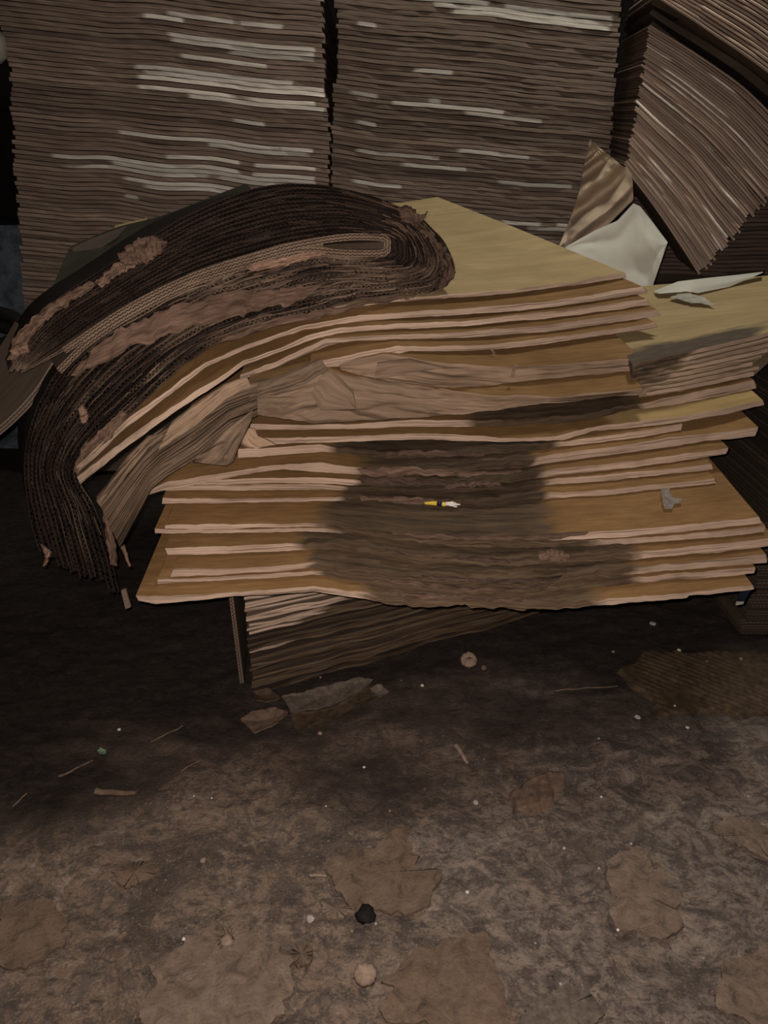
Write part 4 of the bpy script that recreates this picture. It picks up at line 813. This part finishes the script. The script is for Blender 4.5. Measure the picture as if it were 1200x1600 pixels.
sheet_scrap('board_scrap', [(395,1096),(420,1090),(440,1104),(420,1112),(402,1110)], None, M_DARKP, 'dark decayed board lump under the low stack corner', 'scrap', .006, .02, .014, 29)
# ribbed board remnant and ridged shard, ribs as real relief
def ribbed(name, pts, ang, pitch, mat, label, lift=.004, amp=.0025, seed=1):
    a = np.array([floor_at(*p)[:2] for p in pts]); lo, hi = a.min(0)-.01, a.max(0)+.01; n = int((hi[0]-lo[0])/.004); m = int((hi[1]-lo[1])/.004)
    X, Y = np.meshgrid(np.linspace(lo[0], hi[0], n), np.linspace(lo[1], hi[1], m))
    rs = np.random.RandomState(seed); ed = .012*noise2(X, Y, seed, .03, .03); ins = np.full(X.shape, 9.)
    for i in range(len(a)):
        p, q = a[i], a[(i+1) % len(a)]; d = (q-p)/np.linalg.norm(q-p); ins = np.minimum(ins, (X-p[0])*d[1]-(Y-p[1])*d[0])
    ins = ins + ed
    ph = (X*math.cos(ang)+Y*math.sin(ang))/pitch*2*np.pi + .8*noise2(X, Y, seed+1, .08, .08)
    Z = lift + amp*np.sin(ph)*smooth(-.6, .3, noise2(X, Y, seed+2, .12, .1)) + .003*noise2(X, Y, seed+3, .06, .05)
    Z = np.where(ins > 0, Z, Z - .02*smooth(0, .012, -ins))
    P = np.stack((X, Y, Z), -1); g = MB(); g.grid(P, 0, False, 0, 1.0, np.stack((X, Y), -1))
    return g.build(name, [mat], label=label, cat='board')
ribbed('board_remnant', [(965,1046),(1010,1018),(1215,1022),(1215,1112),(1040,1112)], .9, .017, M_DARKP, 'flattened ribbed board remnant trodden into the dark floor at right', .002, .0028, 31)
ribbed('board_shard', [(803,1240),(845,1209),(876,1212),(862,1245),(812,1262)], -.6, .020, M_MUD, 'ridged brown board shard on the floor right of the twig', .003, .002, 37)
# trodden pulp flakes
FL = [([(246,1510),(300,1462),(380,1452),(452,1490),(460,1560),(440,1600),(250,1600)], M_TANP, 'large pale pulp flake trodden flat at the lower left of centre'),
 ([(512,1398),(520,1340),(580,1330),(628,1285),(650,1355),(682,1360),(650,1420),(560,1420)], M_MUD, 'brown pulp flake on the floor above the black lump'),
 ([(1120,1290),(1150,1274),(1200,1292),(1215,1340),(1180,1332),(1128,1304)], M_TANP, 'pale pulp flake at the right edge of the floor'),
 ([(660,1480),(740,1460),(776,1560),(770,1600),(620,1600),(600,1540)], M_MUD, 'reddish brown pulp flake at the bottom right of the flat disc'),
 ([(1130,1500),(1215,1480),(1215,1600),(1150,1600),(1120,1560)], M_TANP, 'pale pulp flake in the bottom right corner'),
 ([(340,1448),(368,1454),(384,1474),(360,1486),(338,1478)], M_TANP, 'small square pulp flake beside the pinkish crumb'),
 ([(950,1350),(1010,1330),(1068,1430),(1060,1460),(970,1440)], M_TANP, 'long pale pulp flake on the right half of the floor'),
 ([(0,1420),(60,1400),(110,1440),(60,1500),(-10,1500)], M_MUD, 'brown pulp flake at the left edge of the floor'),
 ([(170,1360),(215,1346),(250,1360),(200,1384)], M_MUD, 'thin brown pulp flake on the left half of the floor'),
 ([(505,1410),(540,1412),(552,1426),(520,1434),(504,1424)], M_TANP, 'orange-tan pulp flake touching the black lump'),
 ([(820,1570),(880,1540),(940,1560),(930,1600),(830,1600)], M_GREYP, 'greyish pulp flake at the bottom edge right of centre'),
 ([(452,1486),(480,1474),(486,1500),(464,1508)], M_MUD, 'dark brown pulp flake right of the large pale flake')]
for i, (p, m_, lab) in enumerate(FL):
    c = np.mean(p, 0); q = np.array(p, float); big = np.abs(q-c).max() > 45
    dense = path(np.vstack((q, q[:1])), 90)[:-1]
    an = np.arctan2(dense[:, 1]-c[1], dense[:, 0]-c[0]); f = 1 + (.16 if big else .10)*noise1(an*20, 700+i, 9) + .10*noise1(an*20, 720+i, 3)
    sheet_scrap('pulp_flake', c+(dense-c)*f[:, None], None, {'tan_pulp': M_FLK1, 'brown_pulp': M_FLK2}.get(m_.name, m_), lab, 'flake', .006, .0018, -.003, 50+i)

# ------------------------------------------------------------------ the dark gap at the far left
M_BLOCK = flat('worn_blue_grey_paint', (0.085, 0.105, 0.125), 0.7, .75, 14)
g = MB(); P0 = at(-60, 352, 3.25); P1 = at(38, 352, 3.25); z0 = .0
g.box(((P0[0]+P1[0])/2-.05, 3.5, P0[2]/2), (P1[0]-P0[0]+.1, .5, P0[2])); g.build('painted_block', [M_BLOCK], label='worn blue-grey painted block in the gap left of the tall stack', cat='block')
g = MB(); c = at(-14, 514, 2.6); q = np.linspace(0, 2*np.pi, 40); tube(g, np.stack((c[0]+.10*np.cos(q), c[1]+.03*np.sin(q), c[2]+.05*np.sin(q)), -1), .022, n=10); tube(g, np.stack((c[0]+.10*np.cos(q), c[1]+.03*np.sin(q), c[2]-.045+.05*np.sin(q)), -1), .022, n=10)
g.build('rubber_hose', [M_BLACK], label='coiled black hose lying in the gap at the left edge', cat='hose')
g = MB(); c = at(-8, 72, 3.1); th = np.linspace(0, np.pi, 12); ph = np.linspace(0, 2*np.pi, 18)
S = np.stack((np.sin(th)[:, None]*np.cos(ph)[None]*.045, np.sin(th)[:, None]*np.sin(ph)[None]*.05, np.cos(th)[:, None]*np.ones(18)[None]*.05), -1); S *= (1+.15*noise2(np.arange(12)[:, None]*np.ones((1, 18)), np.abs(np.arange(18)-9)[None]*np.ones((12, 1)), 3, 2, 2))[..., None]
g.grid(S+c, 0, False); g.build('pale_bag', [M_WHITE], label='small pale bag lump at the left edge beside the tall stack', cat='bag')
